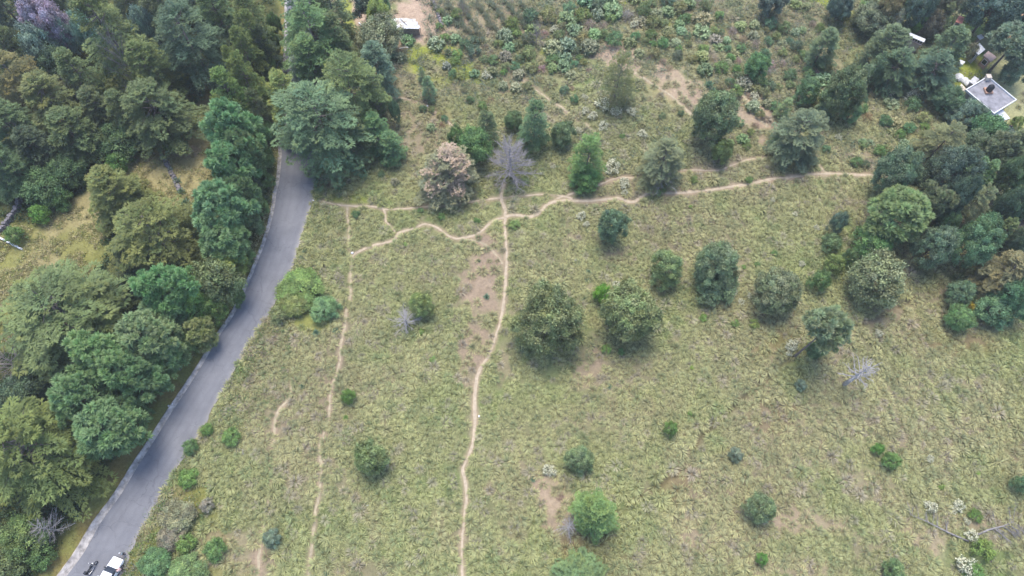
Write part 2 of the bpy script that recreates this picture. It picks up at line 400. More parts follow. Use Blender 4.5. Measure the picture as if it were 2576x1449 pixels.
def agave(r, n, seed):
    """thick upcurved pointed leaves, keeled"""
    g = np.random.default_rng(seed); V = []; Fs = []; C = []
    for i in range(n):
        a = i*2.39996; q = (i+.5)/n; el = R(78)*(1-q)+R(12)*q+g.uniform(-.1, .1); ln = r*g.uniform(.85, 1.08)*(.7+.3*q)
        d = np.array([math.cos(a)*math.cos(el), math.sin(a)*math.cos(el), math.sin(el)]); s_ = np.array([-math.sin(a), math.cos(a), 0]); up_ = np.cross(d, s_); up_ = up_ if up_[2] > 0 else -up_
        w_ = r*.11; b = len(V); tone = g.uniform(.8, 1.2)
        for t, ww in ((0, .7), (.35, 1), (.75, .62)):
            c = d*ln*t+up_*(-.16*ln*t*(1-t))+np.array([0, 0, .06])
            V += [c+s_*w_*ww, c-up_*w_*.45*ww, c-s_*w_*ww]
        V.append(d*ln+up_*.05*ln+np.array([0, 0, .06])); C += [np.ones(3)*tone]*10
        for k in (0, 3): Fs += [(b+k, b+k+1, b+k+4, b+k+3), (b+k+1, b+k+2, b+k+5, b+k+4)]
        Fs += [(b+6, b+7, b+9, b+9), (b+7, b+8, b+9, b+9)]
    me = bpy.data.meshes.new('agave'); me.from_pydata([tuple(v) for v in V], [], [f if f[2] != f[3] else f[:3] for f in Fs]); me.update()
    ca = me.color_attributes.new('Col', 'FLOAT_COLOR', 'POINT'); ca.data.foreach_set('color', np.c_[np.array(C), np.ones(len(C))].astype(np.float32).ravel())
    me.materials.append(M['leaf']); return me
def bare(h, r, seed, nb=26, sub=7, mat='deadwood', lo=.15, name='branches', el0=.2, el1=.9, thick=1.0, trunk=True):
    """leafless crown: limbs with forked twigs. returns (branches mesh, trunk mesh)"""
    g = random.Random(seed); m = MB(); T = MB()
    T.tube([(0, 0, -.4), (g.uniform(-.1, .1), 0, h*.4), (g.uniform(-.2, .2), g.uniform(-.2, .2), h)], [h*.024*thick, h*.017*thick, .02], 7)
    for b in range(nb):
        t = lo+(1-lo)*(b+.5)/nb; z = h*t*.96; az = b*2.4+g.uniform(-.4, .4); el = el0+(el1-el0)*t
        ln = r*(1.15-.7*t)*g.uniform(.7, 1.1)
        d = Vector((math.cos(az)*math.cos(el), math.sin(az)*math.cos(el), math.sin(el))); p0 = Vector((0, 0, z))
        p1 = p0+d*ln*.5+Vector((g.uniform(-.1, .1), g.uniform(-.1, .1), -.03*ln)); p2 = p0+d*ln+Vector((0, 0, -.02*ln))+Vector((g.uniform(-.2, .2), g.uniform(-.2, .2), g.uniform(-.1, .3)))
        rr = (.03+.012*ln)*thick
        m.tube([p0, p1, p2], [rr, rr*.65, rr*.25], 4, False)
        for k in range(sub):
            s = .3+.7*(k+.5)/sub; q0 = p0.lerp(p1, s*2) if s < .5 else p1.lerp(p2, s*2-1)
            dd = (d+Vector((g.uniform(-.9, .9), g.uniform(-.9, .9), g.uniform(-.3, .6)))).normalized(); l2 = ln*.32*g.uniform(.6, 1.2)
            q1 = q0+dd*l2*.5+Vector((0, 0, -.03*l2)); q2 = q0+dd*l2
            m.tube([q0, q1, q2], [rr*.42, rr*.3, rr*.12], 3, False)
            d3 = (dd+Vector((g.uniform(-.7, .7), g.uniform(-.7, .7), g.uniform(-.2, .5)))).normalized()
            m.tube([q1, q1+d3*l2*.6], [rr*.25, rr*.1], 3, False)
    return m.mesh(name, M[mat], True), T.mesh('trunk', M[mat], True)
PROTO = {
 'cb': [conifer(14, 7.6, 120, 11), conifer(14, 7.6, 120, 12, prof=.8, rnd=.7), conifer(14, 7.6, 115, 13, rnd=.5)],
 'cm': [conifer(12, 4.6, 120, 21, rnd=.45), conifer(12, 4.6, 120, 22, rnd=.6, up=.15), conifer(12, 4.6, 115, 23, prof=.9)],
 'cs': [conifer(7, 2.8, 80, 31, rnd=.4, leaf=.85), conifer(7, 2.8, 80, 32, rnd=.6, leaf=.85)],
 'cd': [conifer(11, 5.6, 170, 41, brown=.9, rnd=.45, leaf=.85, up=.1, zbot=.03)],
 'co': [conifer(7, 3.4, 120, 45, rnd=.75, leaf=.62, gap=.34, up=.35, zbot=.04)],
 'pn': [pine(12, 4.2, 200, 51), pine(12, 4.2, 190, 52, lobes=6), pine(12, 4.2, 190, 53, lobes=4)],
 'pl': [pine(9, 2.3, 110, 55, zb=.1), pine(9, 2.3, 100, 56, zb=.05)],
 'ot': [broad(9, 4.6, 270, s, lobes=l, cs=.6, per=150, leaf=.30) for s, l in ((61, 6), (62, 8), (63, 7), (60, 5))],
 'om': [broad(5, 2.7, 150, s, leaf=.24, cs=.46, per=110, zb=.03, lobes=l) for s, l in ((64, 6), (65, 5), (59, 7))],
 'os': [broad(2.2, 1.5, 60, 66, leaf=.18, cs=.32, per=70, zb=.02), broad(2.2, 1.5, 60, 67, leaf=.18, cs=.32, per=70, lobes=4, zb=.02)],
 'pu': [pine(12, 4.4, 190, 57, zb=.5, lobes=5), pine(12, 4.4, 190, 58, zb=.48, lobes=6)],
 'wl': [broad(7, 4.0, 200, 68, leaf=.3, cs=.55, per=60, lobes=8)],
}
SH = {
 'leafy': [broad(1.3, 1.0, 34, s, leaf=.15, cs=.22, per=44, lobes=4, limb=False, zb=.0)[0] for s in (71, 72, 73)],
 'spiky': [spiky(1.0, 46, s) for s in (74, 75, 76)],
 'twig': [twiggy(1.0, 420, s) for s in (77, 78)],
 'white': [broad(1.3, 1.0, 40, s, leaf=.15, cs=.2, per=40, lobes=4, limb=False, zb=.0, flower=.5)[0] for s in (79, 80)],
 'agave': [agave(1.0, 30, 81), agave(1.0, 24, 82)],
}
DEAD = {'bare': bare(7, 3.4, 91, 40, 11), 'full': bare(7, 3.6, 94, 74, 16, 'purplewood', lo=.1, el0=.05, el1=.8), 'snag': bare(8, 3.2, 92, 30, 4, lo=.45, el0=-.1, el1=.5, thick=1.9), 'grey': bare(6, 4, 93, 34, 9, 'brownwood', lo=.1, thick=.6)}
LEAFK = 1.6
LAND = []        # landmarks for wording: (short name, px, py)
COUNT = {}
def _rad(me):
    a = np.empty(len(me.vertices)*3, np.float32); me.vertices.foreach_get('co', a); a = a.reshape(-1, 3); return float(np.percentile(np.hypot(a[:, 0], a[:, 1]), 96))
CR = {k: [_rad(c) for c, t_ in v] for k, v in PROTO.items()}
def tree(kind, cx, cy, w_, h, tint, label, cat='tree', name='conifer_tree', short=None, group=None, zc=.5, rot=None, var=None, base=None):
    i = COUNT.get(kind, 0); COUNT[kind] = i+1
    vi = (i if var is None else var) % len(PROTO[kind]); crown, trunk = PROTO[kind][vi]
    h *= {'ot': 1.45, 'om': 1.4, 'os': 1.25, 'cs': 1.2, 'co': 1.3, 'pn': 1.1}.get(kind, 1.0) if cat != 'bush' else 1.0
    if base: x, y = [float(a) for a in ground(*base)]
    else: x, y = [float(a) for a in ground(cx, cy, h*zc)]
    ph = {'cb': 14, 'cm': 12, 'cs': 7, 'cd': 11, 'co': 7, 'pn': 12, 'pu': 12, 'pl': 9, 'ot': 9, 'om': 5, 'os': 2.2, 'wl': 7}[kind]
    pr = {'cb': 7.6, 'cm': 4.6, 'cs': 2.8, 'cd': 5.6, 'co': 3.5, 'pn': 4.4, 'pu': 4.6, 'pl': 2.5, 'ot': 4.9, 'om': 2.9, 'os': 1.65, 'wl': 4.3}[kind]
    pr = CR[kind][vi]; s = float(w_/2/scale_at(cx, cy, h*zc))/pr; sz = h/ph
    rd = float(road_d(x, y))
    if rd < .3: print('TREE IN ROAD', label, round(rd, 2))
    e = obj(name, None, None, (x, y, float(h0(x, y)))); e.empty_display_size = .5
    e.scale = (s, s, sz); e.rotation_euler = (0, 0, rot if rot is not None else (i*1.7+cx*.013) % 6.28)
    tag(e, label, cat, group)
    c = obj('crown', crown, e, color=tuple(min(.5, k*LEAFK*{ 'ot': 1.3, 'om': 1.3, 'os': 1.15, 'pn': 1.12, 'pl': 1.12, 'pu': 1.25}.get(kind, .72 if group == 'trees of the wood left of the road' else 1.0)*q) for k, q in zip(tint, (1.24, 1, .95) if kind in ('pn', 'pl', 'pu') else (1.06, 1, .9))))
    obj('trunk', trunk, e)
    if short: LAND.append((short, cx, cy))
    return e
def plant(kind, cx, cy, w_, tint, label=None, cat='shrub', name='shrub', group=None, hs=1.0, short=None, h_guess=None):
    me = SH[kind][COUNT.get(kind, 0) % len(SH[kind])]; COUNT[kind] = COUNT.get(kind, 0)+1
    s = float(w_/2/scale_at(cx, cy))/(1.05 if kind != 'agave' else 1.0)
    x, y = [float(a) for a in ground(cx, cy, s*.5*hs)]
    o = obj(name, me, None, (x, y, float(h0(x, y))-.03), color=tuple(k*LEAFK*(1.15 if kind in ('leafy', 'spiky') else 1)*q for k, q in zip(tint, (1.06, 1, .86)))); o.scale = (s, s, s*hs); o.rotation_euler = (0, 0, random.uniform(0, 6.28))
    tag(o, label, cat, group)
    if short: LAND.append((short, cx, cy))
    return o
# ------------------------------------------------------------------ ground colour layout
C_ = {'soil': (.29, .22, .16), 'pink': (.37, .275, .205), 'straw': (.27, .235, .115), 'lime': (.25, .28, .055), 'dark': (.055, .07, .03),
      'green': (.12, .18, .055), 'dry': (.30, .26, .17), 'litter': (.22, .15, .085), 'orange': (.50, .30, .17), 'verge': (.19, .19, .06), 'pale': (.33, .32, .17), 'rust': (.20, .14, .06)}
# patches measured in the photo: cx, cy, rx, ry, rotation deg, kind, strength, tussock factor
PATCH = [
 (1215,715,48,110,0,'soil',.85,.18),(1195,860,40,70,8,'soil',.8,.3),(1228,640,36,40,0,'soil',.6,.4),(1180,930,28,50,10,'soil',.6,.4),
 (1478,930,38,60,15,'soil',.7,.3),(1500,880,30,40,0,'soil',.5,.5),(1275,900,22,60,10,'soil',.5,.5),(1385,1245,42,75,-10,'pink',.75,.25),(1420,1330,45,50,0,'soil',.6,.4),
 (1550,640,50,26,20,'soil',.5,.6),(1740,1340,60,36,20,'pink',.55,.5),(2040,1310,110,34,10,'pink',.6,.45),(2230,1240,110,30,35,'soil',.5,.6),(2130,1200,90,26,40,'soil',.4,.7),
 (2350,1360,90,36,20,'pink',.6,.45),(2420,1310,70,26,10,'pink',.5,.5),(2000,1430,130,30,5,'pink',.5,.5),(1950,1050,70,40,-30,'litter',.45,.7),(1700,1225,40,40,0,'litter',.5,.6),
 (600,1400,70,90,0,'pink',.45,.55),(660,1430,30,60,0,'soil',.5,.5),(900,1430,90,30,0,'soil',.5,.5),(930,1280,40,25,0,'soil',.4,.6),
 (2230,400,70,18,5,'soil',.4,.6),(2010,450,90,12,-3,'pink',.4,.6),
 (1560,150,60,36,25,'pink',.8,.15),(1530,125,45,24,0,'pink',.7,.2),(1620,90,50,30,10,'straw',.7,.4),(1700,215,80,38,38,'pink',.75,.2),(1660,240,80,20,40,'straw',.6,.3),
 (1890,280,45,75,-38,'pink',.75,.2),(1760,250,30,50,-30,'pink',.5,.4),(1840,240,40,30,0,'soil',.5,.5),
 (1300,215,50,30,20,'soil',.5,.5),(1400,290,60,20,25,'soil',.5,.6),(1060,330,60,60,30,'soil',.6,.45),(1010,370,40,50,0,'dry',.6,.4),(1120,300,50,30,30,'straw',.5,.5),
 (1045,60,60,60,0,'pink',.95,0),(1010,110,45,25,0,'pink',.8,.05),(1200,40,130,60,0,'pink',.5,.3),(1350,30,60,60,0,'soil',.4,.4),(1130,90,60,40,0,'pink',.4,.4),
 (905,55,26,60,-15,'pink',.9,.0),(890,100,30,30,0,'straw',.8,.1),(875,60,16,90,-8,'lime',.8,.1),(920,110,26,16,0,'pink',.7,.05),
 (1060,135,60,16,5,'lime',1,.1),(1120,135,50,22,15,'lime',1,.1),(1160,165,60,16,15,'lime',.9,.1),(1035,168,38,12,8,'lime',1,.1),(1180,190,40,14,10,'lime',.8,.2),(1325,158,34,10,8,'lime',.9,.1),(1095,200,40,18,0,'lime',.6,.3),(1390,130,30,10,0,'lime',.6,.3),
 (1590,8,40,8,0,'lime',.8,.2),(1560,45,26,8,0,'lime',.6,.4),(1680,55,26,8,0,'lime',.7,.3),(1820,70,36,20,0,'straw',.6,.4),
 (2110,25,70,12,33,'lime',.9,.05),(2170,65,80,14,33,'lime',.8,.1),(2060,0,50,10,33,'lime',.8,.1),
 (885,503,42,16,0,'lime',.75,.25),(880,530,24,20,0,'verge',.6,.5),(850,440,50,60,0,'verge',.4,.6),(950,410,60,50,0,'green',.35,.7),(1030,470,60,40,0,'pale',.3,.8),
 (755,740,60,40,0,'green',.7,.2),(770,800,50,26,10,'lime',.6,.3),(1100,545,90,26,0,'green',.4,.7),(1060,515,60,12,0,'soil',.4,.6),(1330,440,60,60,0,'green',.35,.6),
 (470,1255,40,50,10,'verge',.9,.1),(450,1230,24,30,0,'straw',.6,.2),(545,1330,30,50,10,'verge',.7,.3),(345,1410,26,50,30,'verge',.9,.1),(400,1350,40,40,0,'verge',.6,.3),(540,1450,60,30,0,'verge',.6,.3),
 (2440,120,60,60,0,'green',.85,0),(2500,60,70,60,0,'green',.7,0),(2470,170,50,30,30,'lime',.75,0),(2390,60,50,30,0,'green',.8,0),(2550,200,60,60,30,'pale',.9,.05),(2560,300,50,70,0,'pale',.9,.05),(2560,350,40,40,0,'lime',.5,.05),(2565,420,40,80,0,'pale',.85,.1),(2565,520,40,60,0,'green',.6,.1),
 (2556,70,40,26,35,'orange',1,0),(2560,90,40,16,20,'orange',1,0),(2570,40,30,16,20,'orange',.8,0),(2410,190,30,30,0,'lime',.7,0),(2500,330,40,20,0,'verge',.6,.1),
 (2200,130,100,16,38,'straw',.6,.2),(2300,340,50,14,38,'straw',.5,.4),(2360,310,60,16,40,'soil',.4,.3),
 (2120,620,40,80,10,'green',.65,.4),(2060,650,60,30,0,'green',.35,.7),(2250,700,80,60,0,'dry',.4,.7),(2440,720,60,60,0,'green',.6,.3),(2300,760,110,20,-25,'soil',.45,.6),(2400,860,120,30,10,'rust',.45,.6),(2200,900,80,50,0,'green',.25,.8),
 (1960,870,60,30,-30,'rust',.5,.5),(2020,920,60,26,-40,'lime',.25,.8),(1590,840,90,60,0,'green',.35,.6),(1380,830,110,90,0,'green',.35,.5),(1440,1160,80,60,0,'green',.3,.7),(1500,1370,90,40,0,'rust',.45,.5),(930,1180,60,60,0,'green',.25,.8),
 (1050,800,70,60,0,'green',.3,.7),(2460,1400,80,50,20,'green',.6,.3),(2560,1100,60,200,0,'lime',.2,.9),(2380,1000,200,60,0,'pale',.3,.9),
]
def field_colour(x, y, px, py):
    n1 = fbm(x/6, y/6, 3); n2 = fbm(x/1.6+50, y/1.6, 3); n3 = fbm(x/17+9, y/17+4, 2)
    base = np.stack([.285+.06*(n1-.5), .30+.06*(n1-.5), .13+.02*n1], -1)
    dry = np.array([.315, .27, .17]); grn = np.array([.19, .245, .085])
    far = np.clip((560-py)/500, 0, 1)
    kd = np.clip((n3-.47)*4+far*.3+np.clip((px-1350)/1900, 0, .5), 0, .9)[..., None]; kg = np.clip((n1-.55)*5, 0, .7)[..., None]
    c = base*(1-kd)+dry*kd; c = c*(1-kg)+grn*kg
    return c*((.85+.3*n2)*(.82+.36*fbm(x/12+31, y/12+7, 3)))[..., None]
def layout(x, y):
    """ground colour and tussock density at places x, y"""
    px, py = to_px(x, y, h0(x, y)); px = np.clip(px, -2000, 5000); py = np.where(np.isfinite(py), py, -800)
    far_ok = (y*cp+CAMH*sp > 20)
    c = field_colour(x, y, px, py); den = np.ones(np.shape(x))
    j1 = (fbm(x/2.2, y/2.2, 3)-.5)*1.1
    left = left_of_road(px, np.clip(py, -90, 1820))
    # forest side: dark litter floor with two mown clearings
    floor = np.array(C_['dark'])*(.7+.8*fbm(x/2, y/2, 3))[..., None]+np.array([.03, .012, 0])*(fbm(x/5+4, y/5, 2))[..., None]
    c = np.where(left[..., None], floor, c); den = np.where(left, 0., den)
    L2 = [(440,430,85,90,0,'straw',1.1),(490,320,50,90,20,'straw',1.0),(330,430,60,50,0,'straw',.9),(170,600,130,62,-35,'straw',1.15),(215,530,80,40,-40,'straw',1.1),(60,690,120,80,0,'straw',.9),(200,640,60,60,0,'verge',.8),(20,620,60,50,0,'verge',.7),(10,760,60,120,0,'verge',.6),(470,380,40,16,0,'soil',.7),(505,300,26,30,0,'lime',.6),(50,590,60,30,0,'verge',.5)]
    for cx, cy, rx, ry, a, k, s in L2:
        ca, sa = math.cos(R(a)), math.sin(R(a)); u = ((px-cx)*ca+(py-cy)*sa)/rx; v = (-(px-cx)*sa+(py-cy)*ca)/ry
        wt = np.clip((1.15-np.hypot(u, v)+j1*.5)*4, 0, 1)*np.clip(s, 0, 1)*left
        c = c*(1-wt)[..., None]+np.array(C_[k])*(.8+.4*fbm(x/1.2, y/1.2, 3))[..., None]*wt[..., None]
    rd = seg_dist(x, y, CEN[::6])
    vg = np.clip((np.where(py > 700, 6.4, 5.0)-rd)/1.2+j1, 0, 1)*left
    vk = np.clip((fbm(x/3, y/3, 3)-.45)*6, 0, 1)[..., None]; vc = np.array(C_['verge'])*(1-vk*.6)+np.array(C_['rust'])*vk*.6
    c = c*(1-vg[..., None])+vc*vg[..., None]
    for cx, cy, rx, ry, a, k, s, td in PATCH:
        m = (np.abs(px-cx) < 2.2*max(rx, ry)) & (np.abs(py-cy) < 2.2*max(rx, ry)) & ~left
        if not m.any(): continue
        ca, sa = math.cos(R(a)), math.sin(R(a)); u = ((px[m]-cx)*ca+(py[m]-cy)*sa)/rx; v = (-(px[m]-cx)*sa+(py[m]-cy)*ca)/ry
        wt = np.clip((1.25-np.hypot(u, v)+j1[m]*1.2)*2.4, 0, 1)*min(1, s*1.12)
        nn = (.82+.36*fbm(x[m]/.9, y[m]/.9, 3))[..., None]
        c[m] = c[m]*(1-wt[..., None])+np.array(C_[k])*nn*wt[..., None]
        den[m] = den[m]*(1-wt)+td*.8*wt
    dd = np.clip(1.4-seg_dist(x, y, DITCH)/.5, 0, 1)*.75*np.clip((fbm(x/4, y/4, 2)-.3)*4, .7, 1); c = c*(1-dd[..., None])+np.array([.085, .068, .04])*dd[..., None]; den = den*(1-np.clip(1.3-seg_dist(x, y, DITCH)/.65, 0, 1)*.95)
    # small bare spots everywhere in the field
    b = np.clip((fbm(x/3.2+77, y/3.2+13, 3)-.66)*6, 0, .5)*(~left)
    c = c*(1-b[..., None])+np.array(C_['soil'])*b[..., None]; den = den*(1-b*.6)
    den = np.where(py < 240, den*.72, den)
    return np.clip(c, 0, 1), den, left, px, py
def axis(lo, hi, st, far):
    a = list(np.arange(lo, hi+.01, st)); s = st
    while a[-1] < far: s *= 1.35; a.append(a[-1]+s)
    s = st
    while a[0] > -far: s *= 1.35; a.insert(0, a[0]-s)
    return np.array(a)
gx = axis(-112, 112, .4, 2500); gy = axis(-23, 134, .4, 2500)
X, Y = np.meshgrid(gx, gy, indexing='ij'); nx, ny = X.shape
rdm = road_d(X, Y); inr = (np.abs(X) < 130) & (Y > -24) & (Y < 158)
Z = hz(X, Y)
tdm = trail_d(X, Y)
Z = Z - .10*np.exp(-np.clip(tdm, 0, 9)**2/.12)*inr
Z = Z + (vn(X*1.1, Y*1.1)-.5)*.10*np.clip(rdm, 0, 1)
Z = np.where(inr, h0(X, Y)*np.clip(1-(rdm+0)/1.2, 0, 1)+Z*np.clip((rdm+0)/1.2, 0, 1)-.07*np.clip(.6-rdm, 0, 1), Z)
Zg = Z
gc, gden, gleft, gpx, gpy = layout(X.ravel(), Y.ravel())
gc = gc*(1-.42*np.clip(gden, 0, 1)*(~gleft))[:, None]     # dark thatch and litter, plus painted-in shade, between the tufts
# worn earth beside the trails
wd = np.clip(1-(tdm.ravel()-.05)/.35, 0, 1)*inr.ravel()*.6
gc = gc*(1-wd[:, None])+np.array(C_['pink'])*wd[:, None]
idx = np.arange(nx*ny).reshape(nx, ny)
Fq = np.stack([idx[:-1, :-1], idx[1:, :-1], idx[1:, 1:], idx[:-1, 1:]], -1).reshape(-1, 4)
m, t, b = nodes('ground')
at = t.nodes.new('ShaderNodeAttribute'); at.attribute_name = 'Col'
n1 = noise(t, 2.4, 6, rough=.75); r1 = ramp(t, [(.25, (.55, .52, .5)), (.5, (.95, .95, .95)), (.78, (1.4, 1.4, 1.3))]); t.links.new(n1.outputs[0], r1.inputs[0])
n2 = noise(t, 9, 4, rough=.8); r2 = ramp(t, [(.3, (.72, .7, .68)), (.7, (1.22, 1.22, 1.18))]); t.links.new(n2.outputs[0], r2.inputs[0])
c1 = mixc(t, at.outputs['Color'], r1.outputs[0], .75, 'MULTIPLY'); c2 = mixc(t, c1, r2.outputs[0], .8, 'MULTIPLY')
t.links.new(c2, b.inputs['Base Color']); b.inputs['Roughness'].default_value = .95; b.inputs['Specular IOR Level'].default_value = .1
bp = t.nodes.new('ShaderNodeBump'); bp.inputs['Strength'].default_value = .6; bp.inputs['Distance'].default_value = .15; t.links.new(n1.outputs[0], bp.inputs['Height']); t.links.new(bp.outputs[0], b.inputs['Normal'])
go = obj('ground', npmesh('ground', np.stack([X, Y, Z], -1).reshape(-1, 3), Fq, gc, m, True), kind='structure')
def gz(x, y):
    """height of the built ground sheet"""
    i = np.clip(np.searchsorted(gx, x)-1, 0, nx-2); j = np.clip(np.searchsorted(gy, y)-1, 0, ny-2)
    fx = (x-gx[i])/(gx[i+1]-gx[i]); fy = (y-gy[j])/(gy[j+1]-gy[j])
    return (Zg[i, j]*(1-fx)+Zg[i+1, j]*fx)*(1-fy)+(Zg[i, j+1]*(1-fx)+Zg[i+1, j+1]*fx)*fy
# ------------------------------------------------------------------ road, kerb gutter, trails
m, t, b = nodes('asphalt')
n1 = noise(t, .35, 4, rough=.6); r1 = ramp(t, [(.3, (.142, .143, .156)), (.7, (.19, .191, .204))]); t.links.new(n1.outputs[0], r1.inputs[0])
n2 = noise(t, 14, 3, rough=.8); r2 = ramp(t, [(.3, (.8, .8, .8)), (.7, (1.16, 1.16, 1.16))]); t.links.new(n2.outputs[0], r2.inputs[0])
c1 = mixc(t, r1.outputs[0], r2.outputs[0], 1.0, 'MULTIPLY')
tc = t.nodes.new('ShaderNodeTexCoord'); mp = t.nodes.new('ShaderNodeMapping'); mp.inputs['Scale'].default_value = (1, .8, 1)
nn = t.nodes.new('ShaderNodeTexNoise'); nn.inputs['Scale'].default_value = .9; nn.inputs['Detail'].default_value = 4
t.links.new(tc.outputs['Object'], nn.inputs['Vector'])
ad = t.nodes.new('ShaderNodeVectorMath'); ad.operation = 'MULTIPLY_ADD'; t.links.new(nn.outputs['Color'], ad.inputs[0]); ad.inputs[1].default_value = (1.8, 1.8, 0); t.links.new(tc.outputs['Object'], ad.inputs[2])
vo = t.nodes.new('ShaderNodeTexVoronoi'); vo.feature = 'DISTANCE_TO_EDGE'; vo.inputs['Scale'].default_value = .33; t.links.new(ad.outputs[0], vo.inputs['Vector'])
rc = ramp(t, [(0, (.66, .66, .66)), (.009, (.8, .8, .8)), (.016, (1, 1, 1))]); t.links.new(vo.outputs[0], rc.inputs[0])
nm = noise(t, .12, 2); rm = ramp(t, [(.35, (0, 0, 0)), (.6, (1, 1, 1))]); t.links.new(nm.outputs[0], rm.inputs[0])
c2 = mixc(t, c1, rc.outputs[0], rm.outputs[0], 'MULTIPLY')
# dust near the edges
ea = t.nodes.new('ShaderNodeAttribute'); ea.attribute_name = 'Col'
sx = t.nodes.new('ShaderNodeSeparateColor'); t.links.new(ea.outputs['Color'], sx.inputs[0]); mm = t.nodes.new('ShaderNodeMath'); mm.operation = 'MULTIPLY'; mm.inputs[1].default_value = .3; t.links.new(sx.outputs[1], mm.inputs[0])
c2b = mixc(t, c2, (.10, .10, .115), mm.outputs[0]); c3 = mixc(t, c2b, (.33, .30, .27), sx.outputs[0])
t.links.new(c3, b.inputs['Base Color']); b.inputs['Roughness'].default_value = .85; b.inputs['Specular IOR Level'].default_value = .25
NC = 17; V = []; C = []
for i in range(NR):
    jit = .55*(vn(np.array([i*.7]), np.array([3.3]))[0]-.5)+.16*(random.random()-.5)
    for k in range(NC):
        s = k/(NC-1); p = GI[i]*(1-s)+(RE[i]+np.array([jit, 0]))*s
        V.append((p[0], p[1], float(h0(p[0], p[1]))+.012))
        e = max(0, 1-(1-s)*NC/1.6)*(.3+.5*vn(np.array([i*.35]), np.array([8.]))[0]); tr = sum(math.exp(-((s-q)/.045)**2) for q in (.2, .38, .64, .82))*(.5+.5*vn(np.array([i*.12]), np.array([20.])) [0]); C.append((e, tr, e))
Fr = [(i*NC+k, i*NC+k+1, (i+1)*NC+k+1, (i+1)*NC+k) for i in range(NR-1) for k in range(NC-1)]
obj('road', npmesh('road', np.array(V), np.array(Fr), np.array(C), m, True), kind='structure')
mk = solid('kerb_concrete', (.35, .32, .295), .9, .38, 1.3, bump=.2)
V = []; n_ = 4
for i in range(NR):
    wob = .05*math.sin(i*1.7)+.05*random.random()
    for k, (s, dz) in enumerate(((0.0-wob*.3, -.25), (0.0-wob*.3, .13), (.14, .13), (.2, .02), (1.0, .016))):
        p = LE[i]*(1-s)+GI[i]*s; V.append((p[0], p[1], float(h0(p[0], p[1]))+dz))
Fk = [(i*5+k, i*5+k+1, (i+1)*5+k+1, (i+1)*5+k) for i in range(NR-1) for k in range(4)]
obj('road_kerb', npmesh('kerb', np.array(V), np.array(Fk), None, mk), kind='structure')
mp_ = solid('trail_earth', (.39, .315, .225), .95, .16, 2.2, bump=.3)
mp2 = solid('faint_trail_earth', (.35, .29, .195), .95, .2, 2.2, bump=.3)
for P, hw, st in TRW:
    V = []; n = len(P); T = np.gradient(P, axis=0); T /= np.linalg.norm(T, axis=1, keepdims=True)+1e-9; Nn = np.c_[-T[:, 1], T[:, 0]]
    sd1 = random.uniform(0, 90)
    hw = hw*(.74 if st > .8 else .9); ww = hw*(.55+.9*fbm(np.arange(n)*.11+sd1, np.zeros(n)+sd1, 3)); sh = (fbm(np.arange(n)*.12+sd1, np.zeros(n)+5, 2)-.5)*hw*.7
    for k in (-1, -.33, .33, 1):
        q = P+Nn*((ww*k+sh)+.035*rng.normal(size=n)*(abs(k) == 1))[:, None]; q2 = q
        V.append(np.c_[q2, gz(q2[:, 0], q2[:, 1])+(.045 if abs(k) < 1 else .012)])
    V = np.stack(V, 1).reshape(-1, 3); Fp = [(i*4+k, i*4+k+1, (i+1)*4+k+1, (i+1)*4+k) for i in range(n-1) for k in range(3)]
    obj('path', npmesh('path', V, np.array(Fp), None, mp_ if st >= .8 else mp2, True), kind='structure')
# ------------------------------------------------------------------ bunch grass over the whole field
def tuft_proto(g, nb):
    a = g.uniform(0, 6.283, nb); el = np.arcsin(np.clip(g.beta(1.6, 1.5, nb), .08, .98)); ln = g.uniform(.65, 1.1, nb)
    o = np.stack([np.cos(a), np.sin(a), np.zeros(nb)], 1); up_ = np.array([0, 0, 1.])
    d = o*np.cos(el)[:, None]+up_*np.sin(el)[:, None]; s_ = np.stack([-np.sin(a), np.cos(a), np.zeros(nb)], 1)
    b0 = o*.08; mid = b0+d*(ln*.55)[:, None]+up_*.05; tip = mid+(d*.8+o*.35-up_*.32)*(ln*.45)[:, None]
    wd_ = g.uniform(.030, .062, nb)[:, None]
    V = np.stack([b0, mid+s_*wd_, tip, mid-s_*wd_], 1).reshape(-1, 3)
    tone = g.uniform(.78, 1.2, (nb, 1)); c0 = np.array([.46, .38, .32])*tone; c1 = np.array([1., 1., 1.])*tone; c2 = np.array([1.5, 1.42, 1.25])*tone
    return V, np.stack([c0, c1, c2, c1], 1).reshape(-1, 3)
g = np.random.default_rng(5)
protos = [tuft_proto(g, 62) for _ in range(8)]
st = .9
tx, ty = np.meshgrid(np.arange(-118, 118, st), np.arange(-20, 128, st)); tx = tx.ravel()+g.uniform(-.42, .42, tx.size); ty = ty.ravel()+g.uniform(-.42, .42, ty.size)
tpx, tpy = to_px(tx, ty, 0*tx)
k = (tpx > -160) & (tpx < 2950) & (tpy > -160) & (tpy < 1830); tx, ty = tx[k], ty[k]
tcol, tden, tleft, tpx, tpy = layout(tx, ty)
td_ = trail_d(tx, ty); rd_ = road_d(tx, ty); sc = (.55+.95*g.beta(1.6, 2.2, len(tx)))*np.clip(.75+.35*fbm(tx/9, ty/9, 2), .7, 1.1)
keep = (g.random(len(tx)) < tden) & (td_ > np.where(lut(HST, tx, ty) > .82, .06+.38*sc, np.where(lut(HST, tx, ty) > .62, .04+.24*sc, -.06+.18*sc))) & (rd_ > .12) & ~tleft
tx, ty, tcol, sc, tpx, tpy = tx[keep], ty[keep], tcol[keep], sc[keep], tpx[keep], tpy[keep]
lum = tcol.mean(1, keepdims=True)
